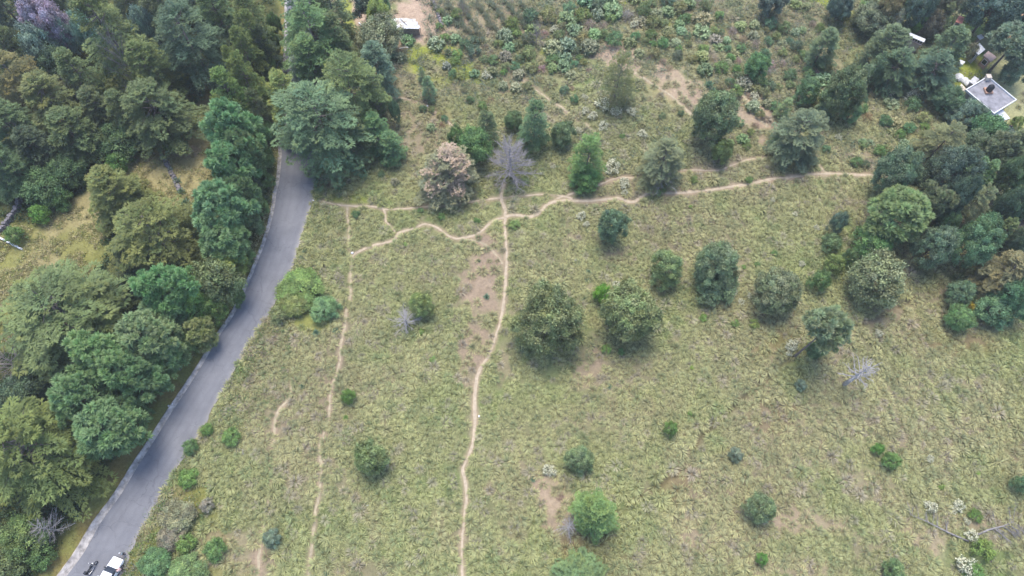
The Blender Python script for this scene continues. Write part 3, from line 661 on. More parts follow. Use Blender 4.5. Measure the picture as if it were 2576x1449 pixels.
# individual character: straw, grey dead, fresh green
u = g.random(len(tx)); kind_c = np.where((u < .10)[:, None], np.array([.34, .30, .23]), np.where((u < .24)[:, None], np.array([.17, .235, .085]), np.where((u < .55)[:, None], np.array([.38, .39, .16]), np.array([.31, .335, .135]))))
tcol = (tcol*.45+kind_c*.55); tcol = tcol*.82+np.array([.315, .295, .20])*.18; tcol = tcol*g.uniform(.82, 1.18, (len(tx), 1))
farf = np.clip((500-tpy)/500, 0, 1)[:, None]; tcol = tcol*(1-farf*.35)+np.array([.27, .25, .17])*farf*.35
Vs = []; Cs = []; pid = g.integers(0, 8, len(tx))
for q in range(8):
    s = np.where(pid == q)[0]; V, C = protos[q]; a = g.uniform(0, 6.283, len(s)); ca, sa = np.cos(a)[:, None], np.sin(a)[:, None]
    tz = gz(tx[s], ty[s])-.03
    lx = V[None, :, 0]*ca-V[None, :, 1]*sa; ly = V[None, :, 0]*sa+V[None, :, 1]*ca; lz = np.broadcast_to(V[None, :, 2], lx.shape)
    lean = .5*(fbm(tx[s]/8, ty[s]/8, 2)-.2)[:, None]       # wind lean, gathered in swaths
    wx = np.cos(fbm(tx[s]/20+3, ty[s]/20, 2)*9)[:, None]; wy = np.sin(fbm(tx[s]/20+3, ty[s]/20, 2)*9)[:, None]
    lx = lx+lean*wx*lz*1.6; ly = ly+lean*wy*lz*1.6
    ss = sc[s][:, None]
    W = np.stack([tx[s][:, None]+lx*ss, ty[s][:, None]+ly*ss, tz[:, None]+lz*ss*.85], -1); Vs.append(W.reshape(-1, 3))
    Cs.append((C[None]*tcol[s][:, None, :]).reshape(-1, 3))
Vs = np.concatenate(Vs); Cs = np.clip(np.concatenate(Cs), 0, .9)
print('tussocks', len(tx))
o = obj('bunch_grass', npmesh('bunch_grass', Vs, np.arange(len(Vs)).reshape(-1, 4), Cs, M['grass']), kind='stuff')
tag(o, 'pale yellow green bunch grass growing in dense tufts all over the open slope', 'grass')
# short grass: thin blades in clearings, verges and between the tufts
def blades(n, test, size, name, label, colf, seed, up_=.7, wid=.055, cat='grass'):
    g = np.random.default_rng(seed)
    px = g.uniform(-160, 2780, n); py = g.uniform(-130, 1640, n); x, y = ground(px, py)
    c, den, left, px, py = layout(x, y); k = test(c, den, left, px, py, x, y, g) & (road_d(x, y) > -.28) & (trail_d(x, y) > np.where(lut(HST, x, y) > .82, .05, -.25))
    x, y, c = x[k], y[k], c[k]; n = len(x); L = Leaves()
    L.add(np.c_[x, y, gz(x, y)], rdir(n, up_, g), rdir(n, 0, g), size*g.uniform(.6, 1.3, n), wid*g.uniform(.8, 1.4, n), np.clip(colf(c, g, n, px[k], py[k]), 0, .9))
    print(name, n); o = obj(name, L.mesh(name, M['grass']), kind='stuff'); tag(o, label, cat)
blades(170000, lambda c, d, l, px, py, x, y, g: (~l) & (g.random(len(x)) < np.where(d < .5, .9, .5)*np.where((c[:, 0]-c[:, 2] > .165) & (c[:, 0] > c[:, 1]), .5, 1)), .30, 'short_grass', 'short dry and green grass between the tufts and on the bare patches',
       lambda c, g, n, px, py: c*g.uniform(.65, 1.3, (n, 1))*np.array([.98, 1.06, .85]), 3)
blades(150000, lambda c, d, l, px, py, x, y, g: l & (c[:, 0] > .1), .42, 'meadow_grass', 'straw coloured meadow grass in the clearings and verge left of the road',
       lambda c, g, n, px, py: c*g.uniform(.6, 1.45, (n, 1)), 4)
# ragged weeds along the open side of the road
def clumps(name, label, cat, pal, keepf, n, seed, per=26, spread=.33, hmax=.6, region=(0, 2576, 0, 1449), size=(.14, .3)):
    g = np.random.default_rng(seed); px = g.uniform(region[0], region[1], n); py = g.uniform(region[2], region[3], n); x, y = ground(px, py); k = keepf(px, py, x, y, g)
    x, y = x[k], y[k]; n = len(x); hh = g.uniform(.15, hmax, n); P = np.repeat(np.c_[x, y, gz(x, y)+hh*.6], per, 0)+g.normal(0, spread, (n*per, 3))*np.array([1, 1, .55])
    c = np.array(pal)[g.integers(0, len(pal), n)]*g.uniform(.75, 1.25, (n, 1)); L = Leaves()
    L.add(P, rdir(n*per, .5, g), rdir(n*per, .9, g), g.uniform(*size, n*per), .12, np.repeat(c, per, 0)*g.uniform(.75, 1.25, (n*per, 1)))
    o = obj(name, L.mesh(name, M['grass']), kind='stuff'); tag(o, label, cat); print(name, n)
clumps('verge_weeds', 'ragged green and dry weeds along the right edge of the road', 'weeds', [(.15,.22,.07), (.20,.25,.08), (.12,.19,.075), (.27,.25,.13), (.24,.22,.19), (.17,.24,.10)],
   lambda px, py, x, y, g: (~left_of_road(px, py)) & (road_d(x, y) > .15) & (road_d(x, y) < 9*g.random(len(x))**1.3) & (trail_d(x, y) > .3) & (fbm(x/3, y/3, 2)+.25*(py > 1200) > .42), 9000, 71, region=(240, 950, 420, 1449))
clumps('meadow_tufts', 'straw and olive grass clumps in the clearings left of the road', 'grass', [(.38,.34,.17), (.33,.31,.14), (.25,.28,.09), (.42,.36,.20), (.35,.32,.15)],
   lambda px, py, x, y, g: left_of_road(px, py) & (layout(x, y)[0][:, 0] > .12) & (fbm(x/2.5, y/2.5, 3) > .46), 19000, 72, region=(-100, 720, 200, 900), hmax=.4, spread=.2, size=(.15, .36), per=16)
# leafy undergrowth under the forest: clumps of broad leaves
g = np.random.default_rng(8); n = 9000
px = g.uniform(-120, 900, n); py = g.uniform(-110, 1500, n); x, y = ground(px, py); c, den, left, px, py = layout(x, y)
k = left & (c[:, 0] < .11) & (road_d(x, y) > 2.2); x, y = x[k], y[k]; n = len(x); L = Leaves(); per = 22
hh = g.uniform(.3, 1.1, n)*(.5+fbm(x/4, y/4, 2)); P = np.repeat(np.c_[x, y, gz(x, y)+hh*.5], per, 0)+g.normal(0, .35, (n*per, 3))*np.array([1, 1, .6])
tone = np.repeat(g.uniform(.55, 1.25, (n, 1))*np.array([[1, 1, 1]])*np.where(g.random((n, 1)) < .2, np.array([[1.35, 1.2, .8]]), np.array([[1, 1, 1]])), per, 0)
L.add(P, rdir(n*per, .3, g), rdir(n*per, 1.0, g), g.uniform(.2, .42, n*per), .2, np.array([.055, .095, .04])*tone*g.uniform(.75, 1.25, (n*per, 1)))
o = obj('undergrowth', L.mesh('undergrowth', M['grass']), kind='stuff'); tag(o, 'dark leafy undergrowth covering the floor of the wood left of the road', 'undergrowth')
# ------------------------------------------------------------------ trees
DG = (.072, .105, .055); OL = (.105, .138, .05); YG = (.09, .16, .052); BG = (.065, .115, .085); PG = (.075, .15, .07); PY = (.13, .19, .06)
OK = (.095, .125, .062); OG = (.12, .14, .085); SG = (.17, .20, .13); DK = (.05, .08, .05); GY = (.18, .17, .17)
G1 = 'trees of the wood left of the road'; G2 = 'pines lining the left side of the road'; G3 = 'scattered trees on the open slope'; G4 = 'trees of the grove at the right edge'
BT = 'broadleaf_tree'; PT = 'pine_tree'
# wood, front to back
tree('cb', 68, 1130, 315, 16, (.098, .142, .05), 'huge olive green feathery conifer filling the bottom left corner beside the road', short='the bottom left conifer', group=G1)
tree('cb', 165, 795, 315, 14, (.10, .15, .065), 'broad pale green feathery conifer in front of the straw meadow', short='the broad pale conifer', group=G1)
tree('cb', 400, 600, 265, 14, OL, 'wide yellowish olive conifer between straw meadow and roadside pines', short='the wide olive conifer', group=G1)
tree('cm', 292, 485, 165, 11, OL, 'olive conifer top rising behind the wide olive conifer', group=G1)
tree('cm', 340, 640, 120, 9, DG, 'dark conifer on the left flank of the wide olive conifer', group=G1)
tree('pn', 225, 1010, 150, 12, PG, 'fresh green clumpy pine touching the huge bottom left conifer', name=PT, cat='pine', group=G2, var=0)
tree('pn', 290, 1075, 150, 11, PG, 'lowest roadside pine with dense green tufts near the kerb', name=PT, cat='pine', group=G2, var=1)
tree('pn', 295, 915, 150, 13, (.09, .175, .075), 'bright tufted pine rising beside the broad pale conifer', name=PT, cat='pine', group=G2, short='the bright tufted roadside pine')
tree('pn', 355, 950, 130, 11, PG, 'green pine between the bright tufted pine and the kerb', name=PT, cat='pine', group=G2)
tree('pn', 385, 855, 130, 12, (.10, .17, .085), 'grey green pine with soft tufts in the middle of the roadside row', name=PT, cat='pine', group=G2)
tree('pl', 420, 905, 80, 9, PG, 'narrow pine close to the kerb below the yellow tipped pine', name=PT, cat='pine', group=G2)
tree('pn', 445, 735, 135, 12, (.07, .165, .07), 'deep green tufted pine below the wide olive conifer', name=PT, cat='pine', group=G2, short='the deep green roadside pine')
tree('pl', 425, 790, 110, 9, PG, 'green pine lobe standing under the deep green pine', name=PT, cat='pine', group=G2)
tree('pl', 503, 838, 72, 7, (.10, .145, .06), 'small yellow tipped pine right beside the kerb', name=PT, cat='pine', group=G2)
tree('om', 492, 768, 80, 6, YG, 'yellowish green leafy bush tree beside the kerb', name=BT, group=G1)
tree('om', 548, 712, 115, 7, OK, 'dark leafy broadleaf tree leaning over the verge on the outer bend', name=BT, group=G1)
tree('om', 535, 770, 70, 5, (.10, .15, .05), 'low green bush tree on the verge under the dark broadleaf', name=BT, group=G1)
tree('pl', 575, 668, 85, 8, (.13, .20, .06), 'yellow green pine at the inner bend of the road', name=PT, cat='pine', group=G2)
tree('pn', 572, 535, 150, 13, (.075, .16, .08), 'large blue green tufted pine right of the straw clearing', name=PT, cat='pine', group=G2, short='the large blue green pine', var=0)
tree('pn', 570, 615, 115, 10, PG, 'green tufted pine under the large blue green pine', name=PT, cat='pine', group=G2)
tree('pn', 597, 425, 118, 13, (.08, .175, .085), 'green tufted pine beside the straw clearing where the road narrows', name=PT, cat='pine', group=G2)
tree('pn', 600, 345, 130, 15, (.08, .175, .085), 'tufted pine with rounded crown above the straw clearing', name=PT, cat='pine', group=G2)
tree('cm', 590, 255, 95, 15, YG, 'slender bright yellow green conifer in the upper roadside row', group=G1, short='the slender bright conifer')
tree('cm', 628, 215, 90, 15, (.095, .145, .05), 'slender green conifer right of the brightest slender conifer', group=G1)
tree('cm', 603, 195, 60, 15, (.11, .155, .05), 'slender green conifer between the two brightest slender ones', group=G1)
tree('cm', 650, 110, 66, 15, (.095, .14, .05), 'slender conifer third from the top of the roadside row', group=G1)
tree('cm', 572, 300, 60, 12, (.11, .16, .05), 'low slender conifer at the left foot of the bright row', group=G1)
tree('cm', 625, 150, 85, 15, (.09, .135, .05), 'tall slender conifer second from the top of the roadside row', group=G1)
tree('cm', 640, 70, 100, 15, (.09, .135, .055), 'dull green conifer where the road leaves the top edge', group=G1)
tree('cm', 655, 285, 60, 12, DG, 'dark slim conifer squeezed between the bright row and the road', group=G1)
tree('cm', 640, 470, 50, 8, DK, 'narrow dark conifer in shade along the kerb of the upper road', group=G1)
tree('om', 632, 560, 50, 6, DG, 'dark green bush tree overhanging the kerb beside the blue green pine', name=BT, group=G1)
tree('cm', 672, 130, 60, 12, DK, 'thin dark conifer at the left kerb near the top edge', group=G1)
tree('cm', 290, 110, 160, 22, (.105, .15, .065), 'tallest pale green feathery conifer in the middle of the wood', short='the tallest pale conifer', group=G1)
tree('cm', 385, 190, 130, 15, (.09, .135, .055), 'green conifer slope right of the grey bare branches', group=G1)
tree('cb', 395, 285, 205, 13, (.075, .115, .055), 'broad dark green conifer at the back of the straw clearing', short='the broad dark conifer', group=G1)
tree('cm', 205, 200, 100, 13, (.085, .13, .06), 'green conifer left of the grey bare branches', group=G1)
tree('cm', 250, 275, 110, 10, DG, 'dull green conifer below the grey bare branches', group=G1)
tree('cb', 487, 120, 180, 17, (.065, .115, .075), 'large blue green conifer in the upper middle of the wood', short='the large blue green conifer', group=G1)
tree('cm', 555, 55, 120, 15, (.075, .13, .06), 'green conifer behind the slender row near the top edge', group=G1)
tree('cm', 420, 30, 130, 14, DG, 'dark conifer at the top edge above the large blue green conifer', group=G1)
tree('cm', 330, 15, 120, 14, DG, 'dark green conifer at the top edge behind the tallest pale conifer', group=G1)
tree('cm', 230, 25, 110, 13, (.06, .10, .055), 'shaded conifer at the top edge right of the purple grey tree', group=G1)
tree('cm', 500, 0, 100, 13, DK, 'dark conifer cut by the top edge left of the slender row', group=G1)
tree('cb', 55, 215, 170, 14, (.12, .13, .06), 'brown tinged feathery conifer at the left edge', short='the brown tinged conifer', group=G1)
tree('cm', 135, 265, 170, 13, (.10, .13, .055), 'green conifer in front of the brown tinged one', group=G1)
tree('cm', 30, 320, 150, 12, (.07, .12, .06), 'dark green conifer at the left edge below the brown tinged one', group=G1)
tree('cm', 190, 340, 140, 11, (.07, .11, .05), 'dark spreading conifer above the dense undergrowth', group=G1)
tree('cm', 20, 420, 140, 11, (.06, .11, .055), 'lowest dark conifer on the left edge above the stone wall', group=G1)
tree('cm', 95, 370, 110, 10, DK, 'shadowy conifer between the left edge and the undergrowth', group=G1)
tree('cm', 40, 55, 150, 13, DK, 'dark conifer in the top left corner', group=G1)
tree('cm', 25, 130, 110, 12, (.065, .10, .045), 'dull green conifer just below the top left corner', group=G1)
tree('cm', 130, 5, 120, 12, DK, 'dark conifer at the top edge above the purple grey tree', group=G1)
tree('ot', 127, 68, 112, 10, (.20, .18, .23), 'purple grey rounded tree in the upper left of the wood', name=BT, short='the purple grey tree', group=G1)
tree('om', 170, 98, 46, 7, (.15, .22, .21), 'pale blue green tree against the purple grey tree', name=BT, group=G1)
tree('om', 112, 125, 90, 8, (.12, .17, .145), 'blue green broadleaf tree under the purple grey tree', name=BT, group=G1)
tree('om', 220, 88, 52, 8, (.15, .23, .19), 'light blue green tree left of the tallest pale conifer', name=BT, group=G1)
tree('om', 372, 78, 60, 8, (.10, .15, .13), 'bluish broadleaf between the tallest pale conifer and the blue green conifer', name=BT, group=G1)
tree('om', 150, 170, 90, 6, DK, 'dark leafy tree below the blue green broadleaf', name=BT, group=G1)
tree('om', 300, 350, 120, 4, (.05, .085, .04), 'dark leafy thicket behind the left end of the straw clearing', name=BT, group=G1)
tree('om', 110, 470, 110, 4, (.05, .09, .04), 'dark leafy thicket right of the stone wall', name=BT, group=G1)
tree('om', 170, 430, 100, 4, (.05, .085, .04), 'dark thicket between stone wall and olive conifers', name=BT, group=G1)
tree('os', 100, 540, 50, 3, (.10, .19, .05), 'bright leafy bush right of the stone wall', name=BT, group=G1)
tree('os', 150, 500, 60, 3, (.07, .13, .05), 'green leafy bush at the upper tip of the straw meadow', name=BT, group=G1)
tree('os', 40, 590, 50, 2.5, (.09, .15, .055), 'green bush beside the corner of the stone wall', name=BT, group=G1)
tree('os', 435, 358, 55, 2.5, (.11, .20, .05), 'bright green bush at the head of the straw clearing', name=BT, group=G1)
tree('os', 300, 405, 60, 3, (.08, .15, .05), 'green bush bordering the left of the straw clearing', name=BT, group=G1)
tree('om', 345, 720, 80, 4, DK, 'dark thicket between the broad pale conifer and the deep green pine', name=BT, group=G1)
tree('om', 60, 985, 110, 4, DK, 'dark thicket under the bare grey tree', name=BT, group=G1)
tree('om', 180, 935, 90, 5, DG, 'dark leafy tree in the gap right of the bare grey tree', name=BT, group=G1)
tree('os', 170, 1190, 40, 3, (.08, .13, .04), 'green bush at the verge beside the bottom left conifer', name=BT, group=G1)
tree('om', 60, 1350, 110, 4, (.09, .13, .05), 'leafy green thicket under the bottom left conifer', name=BT, group=G1)
tree('os', 105, 1395, 70, 2.5, (.07, .12, .045), 'green bush at the bottom left verge', name=BT, group=G1)
tree('os', 20, 1420, 100, 3, (.08, .11, .05), 'brownish green bush in the bottom left corner', name=BT, group=G1)
for cx, cy, w_, l_ in [(668,395,44,'dark bush filling the verge just before the overhanging conifer'),(662,450,44,'dark bush in the verge above the narrow dark conifer'),(650,520,46,'dark bush in the verge right of the large blue green pine'),(612,640,50,'dark leafy bush in the verge at the inner bend'),(590,740,46,'green bush in the verge at the outer bend'),(470,860,60,'dark bush between the two tufted pines and the kerb'),(400,960,50,'dark bush at the kerb under the middle roadside pines'),(345,1040,50,'dark bush in the verge right of the lowest roadside pine'),
   (676,330,36,'dark verge bush beside the slim dark conifer'),(684,240,34,'dark verge bush left of the hidden upper road'),(686,175,34,'dark verge bush below the white kerb block'),(690,60,34,'dark verge bush at the very top of the road'),(690,110,30,'dark verge bush just above the white kerb block')]:
    tree('om', cx, cy, w_, 4, (.075, .12, .05), l_, name=BT, group=G1)
tree('pn', 625, 400, 80, 13, (.07, .13, .06), 'dark green pine on the road side of the upper pine row', name=PT, cat='pine', group=G2)
tree('pn', 625, 500, 80, 11, (.065, .125, .06), 'dark green pine on the road side of the large blue green pine', name=PT, cat='pine', group=G2)
tree('cm', 320, 290, 90, 11, (.075, .115, .055), 'dull conifer left of the broad dark one', group=G1)
# beyond the bend, both sides of the road
GR = 'conifers crowding the road at the top'
tree('cb', 810, 318, 225, 17, (.075, .13, .075), 'large blue green conifer hanging over the road', short='the conifer over the road', group=GR, zc=.5, var=1)
tree('cm', 728, 262, 120, 15, (.10, .14, .05), 'yellowish green conifer left of the one over the road', group=GR)
tree('cb', 885, 235, 170, 16, (.075, .115, .05), 'dark olive conifer right of the one over the road', group=GR, short='the dark olive conifer')
tree('cm', 880, 340, 110, 11, DG, 'dark conifer in shade between the road tree and the grass', group=GR)
tree('cm', 785, 165, 110, 13, (.07, .125, .055), 'mid green conifer behind the one over the road', group=GR)
tree('cm', 755, 190, 60, 9, (.13, .18, .15), 'greyish blue tree beside the road above the overhanging conifer', group=GR)
tree('cb', 790, 100, 170, 16, (.07, .13, .06), 'broad green conifer right of the upper road', group=GR, short='the broad upper road conifer')
tree('cm', 770, 25, 130, 15, (.065, .125, .06), 'dense green conifer right of the road at the top edge', group=GR)
tree('cm', 835, 30, 100, 14, DG, 'dark conifer at the top edge beside the lime strip', group=GR)
tree('cm', 850, 105, 90, 13, DG, 'dull conifer bordering the lime green strip', group=GR)
tree('cm', 948, 170, 100, 12, (.07, .12, .09), 'blue tinged conifer in front of the willowy grey tree', group=GR)
tree('cm', 945, 335, 85, 9, (.065, .13, .06), 'green conifer below the small grey branches', group=GR)
tree('cs', 985, 370, 72, 6, (.075, .14, .07), 'small conifer at the right foot of the roadside group', group=GR)
tree('cs', 935, 240, 70, 8, (.075, .12, .06), 'small conifer above the grey dead branches', group=GR)
tree('wl', 954, 97, 112, 8, SG, 'willowy grey green tree left of the tin roofed shack', name=BT, short='the willowy grey tree')
tree('om', 954, 40, 56, 6, (.19, .24, .09), 'pale yellow green tree beside the bare yard', name=BT)
tree('om', 922, 18, 60, 6, (.09, .12, .10), 'dark bluish tree on the dirt track at the top', name=BT)
tree('om', 962, 14, 34, 5, (.10, .16, .09), 'green tree behind the pale yellow green one', name=BT)
tree('os', 992, 283, 30, 5, (.08, .13, .08), 'tiny round tree on a thin bare stem', name=BT)
tree('cs', 1077, 222, 40, 5, (.09, .15, .09), 'small upright conifer standing alone above the upper trail', short='the small upright conifer', group=G3)
tree('cs', 1061, 188, 22, 3, (.09, .14, .09), 'tiny conifer behind the small upright one', group=G3)
# scattered trees of the slope
tree('cd', 1127, 428, 172, 10, (.115, .135, .09), 'dying conifer with reddish brown top and grey green skirts', short='the dying red conifer', group=G3, rot=.3)
tree('om', 1192, 368, 92, 6, (.09, .155, .065), 'round green tree behind the dying red conifer', name=BT, group=G3)
tree('os', 1149, 345, 46, 4, (.085, .15, .06), 'smaller green tree left of the round one behind the dying conifer', name=BT, group=G3)
tree('cs', 1224, 320, 62, 7, DG, 'dull dark tree behind the round green tree', group=G3)
tree('om', 1292, 302, 46, 2.8, (.085, .13, .065), 'small dark tree between the dull tree and the tall narrow conifer', name=BT, group=G3)
tree('cm', 1345, 315, 82, 12, (.065, .12, .065), 'tall narrow dark conifer right of the bare white tree', short='the tall narrow conifer', group=G3)
tree('om', 1415, 337, 62, 3.4, (.08, .12, .065), 'rounded dark tree right of the tall narrow conifer', name=BT, group=G3)
tree('cs', 1478, 400, 96, 9, (.08, .145, .055), 'bright green feathery conifer above the side trail', short='the bright green feathery conifer', group=G3)
tree('om', 1475, 445, 78, 3, (.08, .15, .055), 'green bush at the foot of the bright feathery conifer', name=BT, group=G3)
tree('cd', 1668, 403, 130, 9, (.105, .145, .095), 'grey green conifer with pale dead lower boughs', short='the grey green conifer', group=G3) if False else tree('cb', 1668, 403, 124, 9, (.09, .118, .072), 'grey green conifer with pale dead lower boughs', short='the grey green conifer', group=G3)
tree('co', 1555, 202, 88, 9, (.11, .135, .065), 'dense cone shaped olive tree high on the slope', short='the cone shaped tree', group=G3)
tree('ot', 1794, 298, 108, 8, (.10, .135, .075), 'large round dark tree above the side trail', short='the large round tree', name=BT, group=G3)
tree('om', 1818, 380, 50, 4, (.10, .135, .055), 'small olive tree at the foot of the large round tree', name=BT, group=G3)
tree('om', 1904, 168, 58, 4, (.08, .15, .07), 'round green tree on the upper slope', name=BT, group=G3, short='the round upper green tree')
tree('cb', 2008, 342, 132, 10, (.08, .115, .075), 'grey dark conifer just above the main trail', short='the grey dark conifer', group=G3)
tree('cs', 1965, 350, 50, 4, (.08, .14, .065), 'small green conifer tucked against the grey dark conifer', group=G3)
tree('cm', 2069, 120, 78, 9, (.075, .12, .07), 'feathery dark conifer on the upper right slope', short='the feathery upper conifer', group=G3)
tree('ot', 2122, 235, 92, 8, (.085, .115, .06), 'dull olive tree amid the leafy thicket', name=BT, short='the dull olive tree', group=G3)
tree('cs', 2165, 200, 46, 6, (.085, .13, .085), 'small bluish conifer right of the dull olive tree', group=G3)
tree('cs', 2080, 265, 52, 5, (.10, .16, .10), 'light green conifer left of the dull olive tree', group=G3)
tree('om', 2034, 228, 60, 4, (.09, .15, .08), 'green leafy tree at the left of the thicket', name=BT, group=G3)
tree('cs', 1975, 275, 40, 4, (.11, .17, .09), 'pale green young conifer behind the grey dark conifer', group=G3)
tree('om', 2140, 285, 44, 3, (.10, .17, .09), 'fresh green bush tree at the foot of the dull olive tree', name=BT, group=G3)
tree('ot', 1378, 800, 170, 8.5, (.105, .13, .065), 'largest round bushy tree in the middle of the field', name=BT, short='the largest round tree', group=G3, var=0)
tree('ot', 1588, 790, 146, 7, (.115, .145, .07), 'wide olive tree with bare twigs in its centre', name=BT, short='the wide olive field tree', group=G3, var=1)
tree('os', 1515, 736, 50, 3, (.09, .20, .035), 'vivid green bush touching the wide olive tree', name=BT, group=G3, short='the vivid green bush')
tree('om', 1541, 570, 74, 5.5, (.085, .135, .085), 'compact blue green tree below the main trail', name=BT, short='the compact blue green tree', group=G3)
tree('om', 1678, 675, 86, 5, (.125, .175, .085), 'light green egg shaped tree in the field', name=BT, short='the light green egg shaped tree', group=G3)
tree('ot', 1803, 670, 104, 7, (.115, .155, .09), 'tall green grey tree with a darker skirt', name=BT, short='the tree with a darker skirt', group=G3, var=2)
tree('om', 1800, 715, 108, 3, (.08, .12, .07), 'dark bushy skirt of low growth under the green grey tree', name=BT, group=G3)
tree('ot', 1952, 732, 112, 6, (.11, .135, .08), 'rounded grey olive tree right of the white bushes', name=BT, short='the rounded grey olive tree', group=G3)
tree('os', 2062, 706, 52, 3.5, (.085, .145, .06), 'small dark green round tree left of the pale crowned tree', name=BT, group=G3, short='the small dark round tree')
tree('os', 2102, 662, 52, 3, (.12, .165, .06), 'yellow green bush behind the small dark round tree', name=BT, group=G3)
tree('os', 2137, 646, 36, 3, (.095, .15, .07), 'green bush left of the pale crowned tree', name=BT, group=G3)
tree('om', 2202, 702, 136, 6, (.115, .14, .08), 'pale crowned bushy tree below the grove', name=BT, short='the pale crowned tree', group=G3)
tree('os', 2106, 562, 42, 4.5, (.09, .135, .10), 'slim oval bluish tree at the left of the grove', name=BT, short='the slim bluish tree', group=G3)
tree('os', 2092, 610, 52, 2.2, (.09, .14, .07), 'low green bush under the slim bluish tree', name=BT, group=G3)
tree('pu', 2042, 818, 112, 13, (.10, .155, .09), 'flat crowned pine on a leaning trunk with white bush at its foot', name=PT, cat='pine', short='the leaning pine', group=G3, base=(1998, 897)).rotation_euler = (R(4), R(9), 1.0)
tree('om', 2054, 880, 44, 3, (.075, .12, .065), 'dark bush under the flat crowned pine', name=BT, group=G3)
tree('om', 1060, 768, 62, 3.5, (.13, .17, .07), 'half leafy bush tree with a bare grey side', name=BT, short='the half bare bush', group=G3)
tree('om', 931, 1153, 84, 4, (.10, .14, .065), 'dark round bush between the two left trails', name=BT, short='the dark round bush', group=G3)
tree('os', 874, 998, 38, 2.5, (.10, .17, .05), 'small green bush beside the faint left trail', name=BT, short='the small trailside bush', group=G3)
tree('os', 684, 1354, 46, 2, (.12, .17, .13), 'small blue grey round bush near the lower left trail', name=BT, short='the blue grey bush', group=G3)
tree('os', 1688, 1080, 38, 2.5, (.10, .17, .055), 'small green bush alone in the lower middle field', name=BT, short='the lone small bush', group=G3)
tree('om', 1458, 1153, 72, 3.2, (.11, .155, .085), 'faint green bush tree right of the white bush', name=BT, short='the faint green bush tree', group=G3)
tree('cm', 1495, 1290, 116, 11, (.085, .145, .055), 'bright green conifer seen from above with grey dead boughs on its left', short='the bright lower conifer', group=G3)
tree('os', 1851, 1143, 38, 1.8, (.13, .17, .13), 'grey green small bush right of the lone small bush', name=BT, group=G3)
tree('om', 1911, 1277, 72, 3.5, (.105, .145, .08), 'rounded grey green bush tree in the lower right field', name=BT, short='the rounded lower bush', group=G3)
tree('os', 1918, 1408, 32, 2, (.09, .19, .05), 'small vivid bush at the lower edge', name=BT, short='the small vivid bush', group=G3)
tree('os', 2209, 1129, 28, 1.8, (.09, .19, .05), 'smaller of two joined green bushes on the right slope', name=BT, group=G3)
tree('os', 2245, 1157, 46, 2.4, (.10, .17, .06), 'larger of two joined green bushes on the right slope', name=BT, short='the joined green bushes', group=G3)
tree('os', 2249, 1432, 56, 2.4, (.11, .17, .08), 'green bush at the bottom edge in the right corner field', name=BT, short='the bottom edge bush', group=G3)
tree('cm', 1462, 1450, 130, 5, (.075, .125, .058), 'green conifer top cut off by the bottom edge', group=G3)
tree('os', 2566, 1215, 40, 3, (.085, .14, .075), 'dark bush at the right edge low on the slope', name=BT, group=G3)
tree('os', 2015, 968, 30, 1.4, (.13, .18, .14), 'tiny pale bluish bush below the leaning pine', name=BT, group=G3)
# cluster of dark conifers and trees around the house
G5 = 'dark conifers left of the house'
tree('cm', 2228, 122, 115, 10, (.065, .10, .06), 'dark conifer at the upper left of the cluster near the house', group=G5)
tree('cm', 2380, 125, 100, 10, (.06, .10, .06), 'dark conifer at the upper right of the cluster near the house', group=G5)
tree('cb', 2252, 172, 112, 9, (.06, .105, .065), 'dark green conifer at the front left of the cluster near the house', short='the dark conifer cluster', group=G5)
tree('cb', 2345, 185, 122, 9, (.05, .09, .065), 'blue black conifer at the front right of the cluster near the house', group=G5)
tree('cs', 2200, 178, 50, 7, (.065, .11, .065), 'small dark conifer on the left flank of the cluster', group=G5)
tree('ot', 2388, 250, 76, 4, (.065, .11, .065), 'dark broadleaf tree below the conifer cluster', name=BT, group=G5)
tree('ot', 2440, 292, 92, 4.2, (.075, .115, .09), 'bluish tree covering the left corner of the house', name=BT, short='the bluish tree at the house', group=G5)
tree('om', 2479, 333, 82, 5, (.065, .13, .065), 'deep green tree below the white porch roof', name=BT, group=G5)
tree('om', 2520, 358, 76, 4, (.095, .125, .105), 'grey blue bush tree above the round topped pine', name=BT, group=G4)
tree('pu', 2535, 128, 120, 11, (.07, .12, .085), 'wide dark pine above the house with two trunks', name=PT, cat='pine', short='the wide pine above the house')
tree('ot', 2500, 15, 130, 9, (.065, .10, .085), 'blue grey tree in the top right corner', name=BT)
tree('ot', 2545, 30, 80, 9, (.07, .11, .09), 'dark tree at the edge of the orange field', name=BT)
tree('ot', 2372, 15, 62, 7, (.10, .11, .075), 'brownish green tree at the top edge left of the small red roof', name=BT)
tree('ot', 2318, 20, 75, 8, (.08, .12, .095), 'bluish tree at the top edge above the long shed', name=BT)
tree('om', 2268, 12, 46, 6, (.11, .19, .07), 'fresh green tree at the top edge', name=BT)
tree('ot', 2232, 28, 62, 6, (.13, .125, .07), 'brown tinged round tree left of the long shed', name=BT, short='the brown tinged round tree')
tree('om', 2249, 52, 44, 4, (.15, .18, .15), 'pale grey bush behind the dark conifer cluster', name=BT)
tree('om', 2190, 45, 90, 4, (.095, .12, .08), 'dull hedge like bush along the lime strip', name=BT)
tree('om', 2215, 70, 70, 4, (.085, .11, .075), 'dark hedge like bush just above the conifer cluster', name=BT)
tree('ot', 2118, 14, 60, 5, (.075, .11, .09), 'dark tree at the top beside the lime strip', name=BT)
tree('om', 1945, 6, 66, 5, (.07, .095, .08), 'dark bluish tree at the top edge of the upper slope', name=BT, short='the dark top edge tree')
tree('om', 2310, 62, 34, 4, (.10, .18, .06), 'green bush right above the long shed', name=BT)
tree('om', 2345, 65, 50, 5, (.10, .10, .075), 'brown green bush left of the small red roofed hut', name=BT)
tree('cm', 2370, 50, 44, 8, (.11, .15, .09), 'pale tipped tree beside the small red roofed hut', name='conifer_tree')
